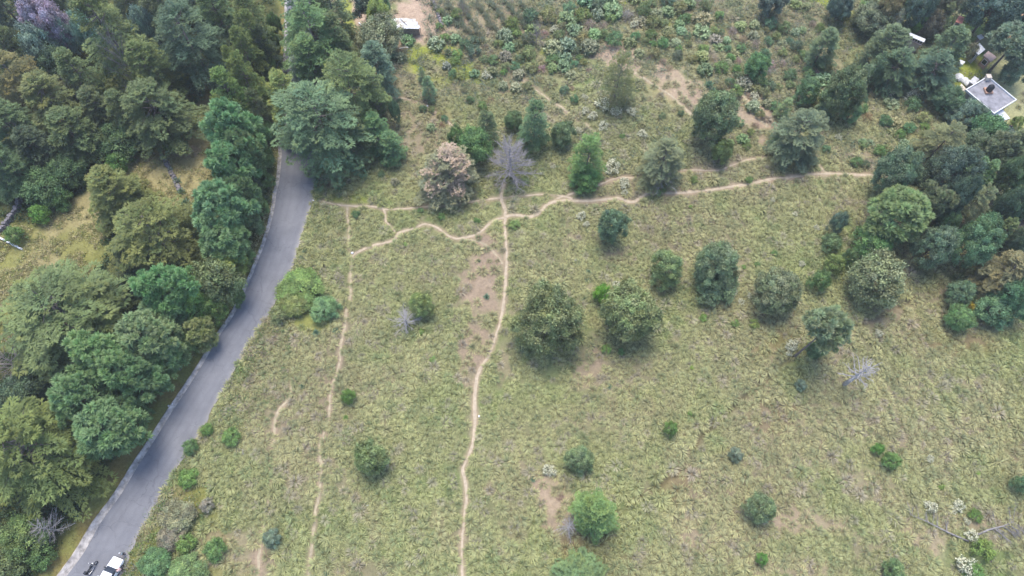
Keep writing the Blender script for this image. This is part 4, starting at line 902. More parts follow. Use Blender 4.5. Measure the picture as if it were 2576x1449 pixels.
tree('cs', 2398, 50, 16, 5, (.05, .09, .06), 'dark slim cypress left against the small red roof')
tree('cs', 2434, 48, 14, 4, (.07, .13, .06), 'dark slim cypress right against the small red roof')
tree('os', 2440, 130, 34, 3, (.12, .13, .09), 'dull bush left of the white roofed house', name=BT)
tree('om', 2550, 185, 60, 4, (.09, .13, .09), 'bluish bush right above the flat roof house', name=BT)
tree('os', 2560, 308, 30, 2, (.12, .17, .06), 'small green bush right of the porch roof', name=BT)
tree('os', 2295, 430, 10, 1, (.12, .17, .06), 'tiny bush beside the trail end', name=BT)
# grove on the right
tree('cb', 2369, 362, 108, 9, (.10, .125, .07), 'olive grey conifer at the upper left of the grove', group=G4, short='the olive grey grove conifer')
tree('ot', 2259, 435, 108, 8, (.08, .12, .075), 'dark round tree at the end of the main trail', name=BT, short='the trail end tree', group=G4)
tree('ot', 2389, 437, 112, 9, (.07, .10, .075), 'dark blue grey tree in the upper middle of the grove', name=BT, group=G4)
tree('om', 2443, 365, 70, 5, (.095, .13, .085), 'grey green tree between the olive grey conifer and the round topped pine', name=BT, group=G4)
tree('pl', 2462, 443, 66, 9, (.085, .165, .085), 'bright green tree in the upper grove', name=PT, cat='pine', group=G4)
tree('pn', 2522, 393, 95, 10, (.09, .135, .08), 'round topped pale green pine at the right of the grove', name=PT, cat='pine', group=G4)
tree('ot', 2548, 450, 80, 8, (.075, .12, .065), 'green tree at the right edge of the upper grove', name=BT, group=G4)
tree('pn', 2249, 548, 136, 10, (.085, .15, .065), 'bright green pine with purple grey dead boughs on its left', name=PT, cat='pine', short='the bright grove pine', group=G4)
tree('om', 2195, 610, 90, 4, (.075, .14, .055), 'dark green bush under the dead boughs of the bright pine', name=BT, group=G4)
tree('pn', 2332, 520, 82, 9, (.09, .135, .075), 'grey green pine right behind the bright pine', name=PT, cat='pine', group=G4)
tree('ot', 2345, 622, 90, 7, (.085, .125, .08), 'rounded dark tree at the front left of the grove', name=BT, group=G4)
tree('ot', 2442, 612, 112, 8, (.075, .13, .07), 'large dark leafy tree at the front of the grove', name=BT, short='the front grove tree', group=G4)
tree('cb', 2442, 520, 90, 11, (.105, .14, .085), 'pale topped conifer in the middle of the grove', group=G4)
tree('ot', 2398, 502, 70, 9, (.055, .085, .06), 'dark tree between the pines and the pale topped conifer', name=BT, group=G4)
tree('om', 2378, 565, 50, 5, (.075, .13, .07), 'green tree in the middle of the grove front', name=BT, group=G4)
tree('cm', 2512, 590, 62, 9, (.085, .125, .06), 'slim olive tree right of the front grove tree', name='conifer_tree', group=G4)
tree('ot', 2530, 530, 72, 9, (.06, .095, .06), 'very dark tree at the right of the grove', name=BT, group=G4)
tree('ot', 2562, 610, 60, 6, (.075, .11, .075), 'grey green tree at the right edge beside the purple one', name=BT, group=G4)
tree('om', 2566, 545, 50, 6, (.15, .135, .15), 'purple grey twiggy tree at the right edge', name=BT, group=G4)
tree('cb', 2530, 690, 150, 9, (.10, .108, .062), 'brownish feathery conifer spreading at the right edge', short='the brownish feathery conifer', group=G4)
tree('ot', 2560, 750, 90, 6, (.07, .13, .07), 'dense green tree below the brownish conifer', name=BT, group=G4)
tree('om', 2415, 738, 62, 3.5, (.09, .14, .085), 'blue green bush at the lower left of the brownish conifer', name=BT, group=G4)
tree('om', 2412, 800, 66, 3, (.085, .15, .065), 'fresh green bush at the lowest point of the grove', name=BT, group=G4, short='the lowest grove bush')
tree('om', 2500, 775, 96, 3.5, (.075, .135, .075), 'low spreading green bush under the brownish conifer', name=BT, group=G4)
tree('os', 2436, 776, 26, 2.5, (.42, .22, .04), 'small orange leaved bush at the foot of the grove', name=BT, group=G4)
# verge on the right side of the road
G6 = 'bushes between road and field'
for cx, cy, w_, h_, c_, l_ in [(447,1300,86,2.6,(.13,.14,.09),'grey green bush at the edge of the asphalt'),(463,1368,54,2.2,(.10,.16,.05),'bright leafy bush right of the pickup truck'),(393,1412,78,2.4,(.07,.13,.06),'dark green bush next to the pickup truck'),(540,1383,58,2.2,(.09,.16,.06),'dark leafy bush in the yellow verge grass'),
   (430,1352,70,2.4,(.13,.13,.10),'purplish grey twiggy bush between pickup and grey green bush'),(580,1096,50,2,(.10,.17,.06),'green flowering bush right of the road bend'),(473,1203,50,2,(.11,.19,.06),'round green bush at the kerbless road edge'),(520,1082,32,1.6,(.10,.17,.055),'small green bush where grass meets asphalt'),(478,1124,40,1.8,(.085,.15,.065),'dark green bush at the road edge above the round one'),(520,1268,38,1.8,(.19,.19,.16),'silvery grey bush in the field verge'),
   (754,726,112,2.2,(.085,.135,.045),'long flat bright green bush beside the road'),(738,768,70,2.2,(.11,.14,.055),'yellowish green bush below the long flat bush'),(814,775,72,3,(.10,.17,.085),'blue green bush beside the faint left trail'),(700,790,50,2,(.13,.16,.08),'grey green bush at the asphalt below the flat bush'),(470,1440,90,2,(.09,.14,.06),'green bush cut by the bottom edge near the pickup')]:
    tree('om' if w_ > 60 else 'os', cx, cy, w_, h_, c_, l_, 'bush', 'bush', group=G6)
LAND += [('the long flat green bush', 754, 726), ('the grey bush at the asphalt', 447, 1300), ('the silvery grey bush', 520, 1268), ('the tin roofed shack', 1020, 58), ('the flat roof house', 2488, 235), ('the trail junction', 1271, 546), ('the white pickup truck', 280, 1430), ('the bare white tree', 1290, 385)]
# ------------------------------------------------------------------ leafless trees and dead boughs
def dead(kind, cx, cy, w_, h, label, mat=None, short=None, tilt=None, name='dead_tree', cat='dead tree', zc=.5, tree_base=None):
    br, tr = DEAD[kind]; ph = {'bare': 7, 'full': 7, 'snag': 8, 'grey': 6}[kind]; pr = {'bare': 3.3, 'full': 3.3, 'snag': 3.0, 'grey': 3.9}[kind]
    x, y = [float(a) for a in (ground(*tree_base) if tree_base else ground(cx, cy, h*zc))]; s = float(w_/2/scale_at(cx, cy, h*zc))/pr
    e = obj(name, None, None, (x, y, float(h0(x, y)))); e.scale = (s, s, h/ph); e.rotation_euler = tilt or (0, 0, random.uniform(0, 6))
    obj('branches', br, e); obj('trunk', tr, e); tag(e, label, cat)
    if short: LAND.append((short, cx, cy))
    return e
dead('full', 1290, 385, 122, 9, 'leafless whitish tree between the dying conifer and the tall narrow one', tree_base=(1284, 446))
dead('snag', 2160, 928, 100, 9, 'bleached leaning dead tree with radiating boughs on the right slope', short='the bleached dead tree', tree_base=(2122, 968))
dead('grey', 35, 915, 170, 7, 'bare grey purple tree at the left edge below the broad pale conifer')
dead('grey', 333, 183, 110, 15, 'mass of grey bare branches beside the tallest pale conifer')
dead('grey', 195, 250, 50, 9, 'thin bare grey branches inside the wood')
dead('grey', 950, 253, 54, 10, 'small grey bare crown at the edge of the roadside conifers')
dead('grey', 2499, 60, 66, 7, 'bare purple grey tree near the small red roofed hut')
dead('grey', 2130, 560, 10, 3, 'thin dead stem beside the slim bluish tree') if False else None
dead('grey', 2183, 562, 76, 7, 'purple grey dead boughs sticking out left of the bright grove pine')
dead('bare', 1020, 806, 84, 3.6, 'bleached dead half of the bush above the two left trails')
dead('bare', 120, 1330, 96, 5, 'bleached dead boughs under the bottom left conifer by the road')
dead('bare', 1432, 1325, 66, 3.2, 'pale dead boughs lying left of the bright lower conifer')
dead('grey', 1588, 800, 66, 7.6, 'bare dark twigs in the heart of the wide olive field tree')
dead('bare', 1668, 448, 84, 4, 'pale dead lower boughs of the grey green conifer')
dead('grey', 1165, 25, 40, 4, 'bare grey shrub tree above the tin roofed shack', name='dead_tree')
dead('grey', 1350, 90, 60, 5, 'bare purple grey tree at the right end of the agave plot')
def fallen(p0, p1, r0, nbr, side, label, blen=2.0):
    x0, y0 = [float(a) for a in ground(*p0)]; x1, y1 = [float(a) for a in ground(*p1)]; L_ = math.hypot(x1-x0, y1-y0)
    e = obj('fallen_tree', None, None, (x0, y0, float(h0(x0, y0)))); e.rotation_euler = (0, 0, math.atan2(y1-y0, x1-x0)); tag(e, label, 'fallen tree', 'fallen dead trees')
    m = MB(); m.tube([(0, 0, .25), (L_*.35, .1, .38), (L_*.7, -.1, .36), (L_, 0, .5)], [r0, r0*.8, r0*.5, r0*.15], 8); m.build('trunk', M['greywood'], e, smooth=True)
    b = MB(); g = random.Random(len(label))
    for i in range(nbr):
        s = g.uniform(.35, 1); l = blen*g.uniform(.6, 1.1); sd_ = side if g.random() < .85 else -side
        q = Vector((L_*s, 0, .35)); d = Vector((g.uniform(.1, .8), sd_*1.0, g.uniform(.0, .35))).normalized()
        mid = q+d*l*.5; b.tube([q, mid, q+d*l+Vector((0, 0, -.15))], [.045, .03, .012], 4, False)
        for k in range(3):
            d2 = (d+Vector((g.uniform(-.6, .6), g.uniform(-.4, .4), g.uniform(-.1, .4)))).normalized(); b.tube([mid, mid+d2*l*.4], [.02, .008], 3, False)
    b.build('branches', M['greywood'], e, smooth=True)
fallen((2434, 1362), (2285, 1296), .14, 12, -1, 'long grey fallen trunk lying across the lower right slope')
fallen((2455, 1346), (2548, 1312), .17, 30, -1, 'fallen dead tree with drooping twigs in the lower right corner', 2.8)
# ------------------------------------------------------------------ small plants of the open slope
AUTO = []      # (object, description, px, py, group)
def aplant(kind, cx, cy, w_, tint, desc, cat, name, group, hs=1.0):
    o = plant(kind, cx, cy, w_, tint, None, cat, name, group, hs); AUTO.append((o, desc, cx, cy)); return o
WH = (.105, .12, .085)
for cx, cy, w_ in [(1515,262,46),(1549,281,32),(1588,281,30),(1491,293,28),(1518,317,30),(1473,280,24),(1615,337,30),(1456,328,20),(1541,420,46),(1571,463,34),(1572,484,20),(1471,245,20),(1595,62,24),(1525,205,18),
   (2295,243,42),(2235,230,34),(1463,543,28),(1475,565,20),(1848,733,22),(1842,745,16),(1865,760,22),(1885,746,18),(1550,716,26),(1992,868,36),(1985,888,20),(1944,503,16),(2000,538,16),(2055,573,18),(2017,663,20),(2210,838,22),
   (2447,816,18),(1898,243,28),(1906,222,20),(1383,1183,38),(2412,1273,36),(2432,1311,20),(2445,1349,38),(2340,1275,36),(2435,1425,60),(2340,1155,22),(2400,1288,16),(1447,655,10),(1285,1340,8),(1392,420,16),(1225,188,30),(1395,75,26),(2110,345,22)]:
    aplant('white', cx, cy, w_, WH, 'white flowering bush', 'bush', 'flowering_bush', 'white flowering bushes', 1.0)
AG = (.10, .16, .115)
for cx, cy, w_ in [(991,140,38),(887,37,26),(1127,130,34),(1004,253,24),(766,630,20),(861,631,22),(759,648,20),(844,830,24),(794,836,26),(1224,745,22),(1189,871,22),(759,971,20),(864,1014,22),(894,1279,18),(1052,1359,22),(1068,1368,18),(821,1443,22),
   (1481,683,20),(1478,706,20),(1470,751,20),(1311,885,22),(1475,580,16),(1785,210,34),(1795,225,26),(1581,133,20),(1341,1206,18),(1323,1371,16),(1533,971,18),(410,398,26),(428,425,22),(443,452,28),(463,508,36),(455,480,28),(400,377,20),(320,713,26),(330,728,26),
   (1290,508,18),(1140,380,14),(1730,130,18),(1690,145,16),(2540,1240,16),(1425,755,14),(1205,655,12),(1220,110,20),(1085,88,18),(1900,380,16),(385,1310,20)]:
    aplant('agave', cx, cy, w_*1.15, AG, 'blue green agave', 'agave', 'agave_plant', 'agaves', 1.0)
# agave and cactus rows of the terraced plot at the top
g = np.random.default_rng(44)
rows = [((1085,2),(1150,60)),((1120,0),(1185,85)),((1160,0),(1215,100)),((1195,0),(1262,92)),((1232,0),(1290,78)),((1268,0),(1330,70)),((1305,0),(1345,40))]
WN = ['first', 'second', 'third', 'fourth', 'fifth', 'sixth', 'seventh', 'eighth', 'ninth', 'tenth', 'eleventh', 'twelfth', 'thirteenth', 'fourteenth', 'fifteenth', 'sixteenth']
for ri, ((x0, y0), (x1, y1)) in enumerate(rows):
    n = int(math.hypot(x1-x0, y1-y0)/8.5)
    for i in range(n):
        s = (i+.5)/n; cx = x0+(x1-x0)*s+g.uniform(-3, 3); cy = y0+(y1-y0)*s+g.uniform(-3, 3)
        o = plant('agave', cx, cy, g.uniform(22, 32), (.17+.03*g.random(), .20, .15), f'{WN[i]} agave from the top edge in the {WN[ri]} terraced row from the left', 'agave', 'agave_plant', 'agaves planted in rows', 1.5)
# shrubs of the upper slope: measured regions, then individual bushes
LS = {'leafy': [((.105,.155,.07), 'leafy green shrub'), ((.09,.14,.085), 'blue green leafy shrub'), ((.14,.165,.085), 'olive green shrub')],
      'spiky': [((.145,.18,.115), 'pale tipped sage shrub'), ((.12,.165,.095), 'pale tipped green shrub')],
      'twig': [((.25,.22,.21), 'grey twiggy shrub'), ((.24,.19,.14), 'brownish twiggy shrub')]}
REG = [ # cx, cy, rx, ry, n, sizes, weights leafy/spiky/twig
 (1400,90,150,60,26,(26,46),(.45,.45,.1)),(1280,110,70,40,9,(24,42),(.5,.35,.15)),(1560,25,130,35,18,(26,44),(.5,.45,.05)),(1480,60,60,40,8,(28,44),(.5,.5,0)),(1700,40,120,45,20,(24,40),(.6,.3,.1)),
 (1150,120,60,26,7,(22,36),(.5,.4,.1)),(1180,165,70,30,8,(20,32),(.5,.4,.1)),(1360,150,130,30,14,(20,36),(.5,.4,.1)),(1000,80,40,50,5,(20,34),(.6,.2,.2)),(1120,60,50,40,5,(18,30),(.5,.3,.2)),
 (1750,130,120,50,20,(20,36),(.55,.25,.2)),(1870,120,120,60,22,(18,34),(.5,.25,.25)),(2000,170,90,60,14,(18,34),(.5,.25,.25)),(1650,110,80,30,8,(20,34),(.5,.4,.1)),(1860,200,60,50,10,(22,38),(.7,.2,.1)),
 (1920,250,50,40,8,(22,36),(.7,.25,.05)),(2050,210,80,50,10,(24,40),(.7,.3,0)),(2230,270,70,50,10,(24,44),(.6,.3,.1)),(2300,330,60,40,7,(20,34),(.6,.2,.2)),(1400,210,120,50,10,(14,26),(.5,.2,.3)),
 (1240,220,90,50,9,(14,26),(.5,.2,.3)),(1080,290,60,40,6,(14,24),(.4,.1,.5)),(1700,330,160,60,8,(14,24),(.4,.3,.3)),(2150,380,90,40,6,(16,30),(.6,.3,.1)),(1870,330,40,60,5,(20,34),(.7,.2,.1)),
 (2150,20,60,26,6,(26,40),(.7,.2,.1)),(2290,50,60,40,6,(20,34),(.7,.2,.1)),(2000,60,90,50,10,(18,34),(.6,.2,.2)),(960,440,70,50,4,(14,22),(.5,.2,.3)),(1000,120,30,30,3,(20,30),(.5,.4,.1))]
taken = []
for cx, cy, rx, ry, n, (s0, s1), wt in REG:
    for i in range(n):
        for _ in range(12):
            a = g.uniform(0, 6.283); q = math.sqrt(g.random()); x = cx+rx*q*math.cos(a); y = cy+ry*q*math.sin(a); sz = g.uniform(s0, s1)
            if y < -12 or x > 2560: continue
            if abs(x-1020) < 42 and abs(y-60) < 34: continue
            if all(math.hypot(x-u, (y-v)*1.4) > .42*(sz+t_) for u, v, t_ in taken): break
        else: continue
        taken.append((x, y, sz)); sz *= 1.22; k = ('leafy', 'spiky', 'twig')[g.choice(3, p=np.array(wt)/sum(wt))]; tint, d = LS[k][g.integers(len(LS[k]))]
        tint = tuple(float(c*g.uniform(.85, 1.15)) for c in tint)
        aplant(k, x, y, sz*(.9 if k == 'twig' else 1), tint, d, 'shrub', 'shrub', 'shrubs of the slope', g.uniform(.8, 1.15))
# low scrub that carpets the upper slope between the shrubs
gs = np.random.default_rng(61); n = 12500
px = gs.uniform(900, 2500, n); py = gs.uniform(-100, 430, n); x, y = ground(px, py); c, den, left, px, py = layout(x, y)
wt = np.clip(fbm(x/7+2, y/7, 3)*2.6-.62+np.clip((170-py)/260, -.6, .5), 0, 1)*np.where((px > 1080) & (px < 1345) & (py < 75), 1.2, 1)
k = (gs.random(n) < wt) & (den > .02) & (trail_d(x, y) > .6) & (road_d(x, y) > 3) & ~((np.abs(px-1020) < 40) & (py < 118)) & (c[:, 0] < .40)
x, y = x[k], y[k]; n = len(x); per = 30; hh = gs.uniform(.15, .55, n)
P = np.repeat(np.c_[x, y, gz(x, y)+hh*.6], per, 0)+gs.normal(0, .36, (n*per, 3))*np.array([1, 1, .55])
pal = np.array([(.12,.17,.075), (.15,.18,.10), (.17,.21,.15), (.21,.19,.15), (.10,.15,.09)])[gs.integers(0, 5, n)]*1.25*gs.uniform(.8, 1.2, (n, 1))
L = Leaves(); L.add(P, rdir(n*per, .5, gs), rdir(n*per, .9, gs), gs.uniform(.14, .3, n*per), .12, np.repeat(pal, per, 0)*gs.uniform(.75, 1.25, (n*per, 1)))
o = obj('low_scrub', L.mesh('low_scrub', M['grass']), kind='stuff'); tag(o, 'low grey green scrub growing thickly between the bushes of the upper slope', 'scrub'); print('scrub', n)
# a few in the lower field
for cx, cy, w_, k, t_, d in [(1296,566,34,'leafy',(.15,.22,.09),'pale green shrub'),(1090,905,22,'leafy',(.14,.22,.08),'pale green shrub'),(1020,615,14,'leafy',(.12,.22,.05),'small vivid shrub'),(1060,835,18,'leafy',(.12,.2,.06),'small vivid shrub'),(895,540,26,'leafy',(.08,.14,.07),'dark green shrub'),(1110,545,24,'leafy',(.09,.16,.06),'dark green shrub'),(1200,555,22,'leafy',(.09,.16,.06),'dark green shrub'),
   (1737,520,12,'leafy',(.11,.2,.05),'small vivid shrub'),(1870,672,16,'leafy',(.1,.18,.06),'dark green shrub'),(1905,665,18,'leafy',(.1,.17,.07),'dark green shrub'),(1948,637,22,'leafy',(.1,.17,.07),'dark green shrub'),(1525,880,34,'leafy',(.11,.18,.06),'pale green shrub'),(1563,885,22,'leafy',(.08,.15,.06),'dark green shrub'),(1850,815,28,'leafy',(.11,.17,.06),'pale green shrub'),(1895,815,34,'leafy',(.13,.17,.06),'olive green shrub'),
   (1770,800,26,'leafy',(.12,.2,.06),'pale green shrub'),(1740,925,14,'leafy',(.16,.25,.05),'small vivid shrub'),(1655,485,22,'leafy',(.1,.17,.07),'dark green shrub'),(1747,452,26,'leafy',(.12,.17,.07),'olive green shrub'),(1884,453,26,'leafy',(.11,.17,.07),'dark green shrub'),(1670,480,16,'leafy',(.1,.16,.06),'dark green shrub'),(1585,640,12,'leafy',(.1,.16,.06),'dark green shrub'),(1735,1040,16,'leafy',(.11,.2,.05),'small vivid shrub'),
   (2460,1190,16,'leafy',(.12,.2,.05),'small vivid shrub'),(2368,1225,20,'leafy',(.13,.2,.06),'pale green shrub'),(2452,1296,44,'leafy',(.09,.15,.045),'bright green shrub'),(2470,1385,70,'leafy',(.10,.15,.045),'bright green shrub'),(2450,1440,60,'leafy',(.1,.18,.06),'dark green shrub'),(870,1050,16,'leafy',(.1,.18,.05),'small vivid shrub'),(1058,530,20,'leafy',(.09,.15,.07),'dark green shrub'),(1410,1250,30,'twig',(.25,.19,.17),'dark twiggy shrub'),
   (1320,455,30,'leafy',(.15,.2,.1),'pale green shrub'),(855,800,16,'twig',(.22,.2,.18),'grey twiggy shrub'),(850,700,40,'twig',(.24,.22,.2),'grey twiggy shrub'),(820,445,40,'twig',(.25,.25,.24),'grey twiggy shrub'),(2212,380,40,'leafy',(.1,.17,.07),'bright green shrub'),(2170,365,26,'leafy',(.11,.16,.08),'olive green shrub'),(1868,350,30,'leafy',(.1,.16,.09),'blue green leafy shrub'),(2260,945,14,'leafy',(.08,.14,.08),'dark green shrub')]:
    aplant(k, cx, cy, w_, t_, d, 'shrub', 'shrub', 'shrubs of the slope', .9)
print('auto plants', len(AUTO), 'shrubs', sum(1 for a in AUTO if a[0].name.startswith('shrub')))
# wording: each plant named by its nearest landmark, direction and rank
def wording():
    def dirn(dx, dy):
        a = math.degrees(math.atan2(-dy, dx)) % 360
        return ['right of', 'behind and right of', 'behind', 'behind and left of', 'left of', 'in front and left of', 'in front of', 'in front and right of'][int((a+22.5)//45) % 8]
    B = {}
    for o, d, x, y in AUTO:
        n_, lx, ly = min(LAND, key=lambda l: math.hypot(l[1]-x, l[2]-y)+(0 if math.hypot(l[1]-x, l[2]-y) > 6 else 99)); B.setdefault((d, dirn(x-lx, y-ly), n_), []).append((math.hypot(x-lx, y-ly), o))
    ORD = ['nearest', 'second nearest', 'third nearest', 'fourth nearest', 'fifth nearest', 'sixth nearest', 'seventh nearest', 'eighth nearest', 'ninth nearest', 'tenth nearest', 'eleventh nearest', 'twelfth nearest', 'thirteenth nearest', 'fourteenth nearest', 'fifteenth nearest']
    for (d, r, n_), l in B.items():
        l.sort(key=lambda t: t[0])
        for i, (_, o) in enumerate(l): o['label'] = (f'{d} {r} {n_}' if len(l) == 1 else f'{ORD[min(i, 14)]} {d} {r} {n_}')
LAND += [('the dirt yard', 1045, 20), ('the agave rows', 1250, 50), ('the straw clearing', 470, 430), ('the bare pink patch', 1700, 200), ('the end of the upper trail', 1147, 323), ('the trail fork at the left', 887, 640)]
wording()
# ------------------------------------------------------------------ buildings and walls
M['render'] = solid('grey_render', (.42, .40, .39), .9, .18, 1.5, bump=.2); M['roofgrey'] = solid('roof_screed', (.24, .235, .255), .9, .25, .9, bump=.2)
M['white'] = solid('white_paint', (.62, .62, .62), .6, .06, 4); M['tin'] = solid('tin_sheet', (.46, .46, .48), .5, .35, 1.4, metal=.2); M['tin2'] = solid('rusty_tin_sheet', (.50, .44, .37), .6, .3, 1.4)
M['tin3'] = solid('pale_sheet', (.55, .56, .58), .55, .12, 1.2)
M['darkglass'] = solid('dark_glass', (.02, .025, .03), .1, .05, 2, spec=.6); M['black'] = solid('black_plastic', (.015, .016, .02), .4, .1, 3); M['wood'] = solid('old_wood', (.26, .21, .17), .9, .2, 3)
M['redroof'] = solid('red_roof', (.50, .22, .18), .8, .15, 2); M['pinkroof'] = solid('pinkish_tiles', (.52, .38, .33), .85, .15, 2.2); M['brick'] = solid('brick_wall', (.40, .24, .17), .9, .2, 3)
M['stone'] = solid('dark_stone', (.17, .155, .16), .95, .35, 2.5, bump=.6); M['plaster'] = solid('plaster', (.55, .48, .40), .9, .1, 2)
def W(px, py, z):     # place at height z above the local ground, seen at px,py
    x, y = ground(px, py, z); return float(x), float(y)
def footprint(P, z): 
    pts = [W(a, b, z) for a, b in P]; cx = sum(p[0] for p in pts)/len(pts); cy = sum(p[1] for p in pts)/len(pts)
    return (cx, cy, float(h0(cx, cy))), [(p[0]-cx, p[1]-cy) for p in pts]
def inset(P, d):
    n = len(P); L_ = [math.hypot(*p) for p in P]; return [(p[0]*(1-d/l), p[1]*(1-d/l)) for p, l in zip(P, L_)]
def rect_from(p0, p1, p2):    # force a right angle from three corners (corner p1)
    a = np.array(p0)-np.array(p1); b = np.array(p2)-np.array(p1); la = np.linalg.norm(a); a = a/la; b = b-a*np.dot(a, b); 
    q1 = np.array(p1); return [tuple(q1+a*la), tuple(q1), tuple(q1+b), tuple(q1+a*la+b)]
def building(name, label, cat, P, zr, wallmat, roofmat, over=.25, thick=.18, lip=None):
    loc, Q = footprint(P, zr); e = obj(name, None, None, loc); tag(e, label, cat)
    w_ = MB(); w_.prism(inset(Q, over*1.4)[::1] if area(Q) > 0 else inset(Q, over*1.4)[::-1], -.6, zr-thick-.003); w_.build('wall', wallmat, e)
    r = MB(); r.prism(Q if area(Q) > 0 else Q[::-1], zr-thick, zr); ro = r.build('roof', roofmat, e)
    if lip:
        l = MB(); n = len(Q); Qo = Q if area(Q) > 0 else Q[::-1]
        for i in range(n):
            a, b = Qo[i], Qo[(i+1) % n]; L_ = math.hypot(b[0]-a[0], b[1]-a[1]); an = math.atan2(b[1]-a[1], b[0]-a[0])
            l.box(((a[0]+b[0])/2, (a[1]+b[1])/2, zr+.06+.004*(i % 2)), (L_+.12, .16, .36), an)
        l.build('parapet', lip, ro)
    return e, Q, ro
def area(Q): return sum(Q[i][0]*Q[(i+1) % len(Q)][1]-Q[(i+1) % len(Q)][0]*Q[i][1] for i in range(len(Q)))/2
def on_wall(e, Q, i0, s, z, wd_, ht, name, mat, parent=None, ins=.25, d=.06):
    """a panel (window, door) on wall i0->i0+1"""
    Qi = inset(Q, ins*1.4); a, b = np.array(Qi[i0]), np.array(Qi[(i0+1) % len(Qi)]); p = a+(b-a)*s; an = math.atan2(*(b-a)[::-1])
    nrm = np.array([math.sin(an), -math.cos(an)]); nrm *= (1 if np.dot(nrm, p) > 0 else -1); c = p+nrm*.02
    fr = MB(); fr.box((c[0], c[1], z), (wd_+.16, d, ht+.16), an); f = fr.build(name, M['white'], parent or e)
    gl_ = MB(); c2 = p+nrm*.045; gl_.box((c2[0], c2[1], z), (wd_, d, ht), an); gl_.build('pane' if name == 'window' else 'door_leaf', mat, f)
# the flat roofed house
ra = [W(2484, 194, 3.3), W(2554, 253, 3.3), W(2495, 283, 3.3), W(2423, 220, 3.3)]
rr = rect_from(ra[0], ra[1], ra[2])
cx = sum(p[0] for p in rr)/4; cy = sum(p[1] for p in rr)/4; loc = (cx, cy, float(h0(cx, cy))); Q = [(p[0]-cx, p[1]-cy) for p in rr]
if area(Q) < 0: Q = Q[::-1]
e = obj('house', None, None, loc); tag(e, 'grey house with flat roof, pale parapet and black water tank', 'house')
m_ = MB(); m_.prism(inset(Q, .4), -1.0, 3.1); m_.build('wall', M['render'], e)
m_ = MB(); m_.prism(Q, 3.103, 3.28); ro = m_.build('roof', M['roofgrey'], e)
m_ = MB()
for i in range(4):
    a, b = Q[i], Q[(i+1) % 4]; m_.box(((a[0]+b[0])/2, (a[1]+b[1])/2, 3.33+.004*(i % 2)), (math.hypot(b[0]-a[0], b[1]-a[1])+.1, .17, .42), math.atan2(b[1]-a[1], b[0]-a[0]))
m_.build('parapet', M['white'], ro)
tx_, ty_ = W(2490, 224, 3.9); tx_ -= cx; ty_ -= cy
m_ = MB(); m_.box((tx_, ty_, 3.45), (1.35, 1.35, .3)); m_.build('tank_plinth', M['brick'], ro)
m_ = MB(); m_.tube([(tx_, ty_, 3.603), (tx_, ty_, 4.5), (tx_, ty_, 4.75), (tx_, ty_, 4.85)], [.55, .55, .36, .2], 16); m_.build('water_tank', M['black'], ro, smooth=False)
tx_, ty_ = W(2484, 193, 3.7); tx_ -= cx; ty_ -= cy
m_ = MB(); m_.box((tx_, ty_-.2, 3.55), (.75, .75, 1.0)); m_.box((tx_, ty_-.2, 4.1), (.9, .9, .1)); m_.build('chimney', M['plaster'], ro)
front = min(range(4), key=lambda i: (Q[i][1]+Q[(i+1) % 4][1]) - .6*(Q[i][0]+Q[(i+1) % 4][0]))
for s, wd_ in ((.16, 1.1), (.84, 1.3)): on_wall(e, Q, front, s, 1.8, wd_, 1.0, 'window', M['darkglass'], ins=.285)
on_wall(e, Q, front, .5, 1.05, .95, 2.0, 'door', M['wood'], ins=.285)
side = (front+3) % 4 if Q[(front+3) % 4][0] < Q[front][0] else (front+1) % 4
on_wall(e, Q, side, .5, 1.8, 1.2, 1.0, 'window', M['darkglass'], ins=.285)
# porch canopy: own posts
P = [W(2503, 279, 2.4), W(2521, 272, 2.4), W(2540, 299, 2.4), W(2517, 311, 2.4), W(2489, 292, 2.4)]
P = rect_from(W(2521, 276, 2.4), W(2540, 299, 2.4), W(2517, 311, 2.4)); px_ = sum(p[0] for p in P)/4-cx; py_ = sum(p[1] for p in P)/4-cy; Pq = [(p[0]-cx, p[1]-cy) for p in P]
if area(Pq) < 0: Pq = Pq[::-1]
m_ = MB(); m_.prism(Pq, 2.42, 2.5); pr_ = m_.build('porch_roof', M['tin3'], e)
for q in Pq: 
    m_ = MB(); m_.tube([(px_+(q[0]-px_)*.93, py_+(q[1]-py_)*.93, -.3), (px_+(q[0]-px_)*.93, py_+(q[1]-py_)*.93, 2.417)], .06, 6); m_.build('porch_post', M['wood'], e)
building('outbuilding', 'small pale annex behind the flat roof house', 'outbuilding', [(2438,205),(2452,191),(2464,199),(2450,214)], 2.4, M['render'], M['tin'])
building('outbuilding', 'low beige lean-to at the left corner of the flat roof house', 'outbuilding', [(2409,224),(2419,210),(2431,224),(2421,240)], 1.8, M['plaster'], M['plaster'])
# long shed
SH_ = [(2274, 93), (2289, 84), (2324, 103), (2318, 114)]
e, Q, ro = building('long_shed', 'long shed with pinkish tiles and a raised white roof strip', 'shed', SH_, 2.4, M['plaster'], M['pinkroof'])
m_ = MB(); a = np.array(W(2281, 84, 3.2)); b = np.array(W(2325, 101, 3.2)); c_ = (a+b)/2-np.array(e.location[:2]); L_ = np.linalg.norm(b-a); an = math.atan2(*(b-a)[::-1])
m_.box((c_[0], c_[1], 2.75), (L_, .5, .69), an); cl = m_.build('clerestory', M['plaster'], e)
m_ = MB(); m_.box((c_[0], c_[1], 3.16), (L_+.3, .95, .12), an); m_.build('clerestory_roof', M['white'], e)
for i in range(7):
    s = (i+.5)/7-.5; m_ = MB(); nn_ = np.array([math.sin(an), -math.cos(an)]); p = c_+np.array([math.cos(an), math.sin(an)])*L_*s+nn_*.25
    m_.box((p[0], p[1], 2.76), (L_/7*.62, .05, .5), an); m_.build('clerestory_opening', M['darkglass'], cl)
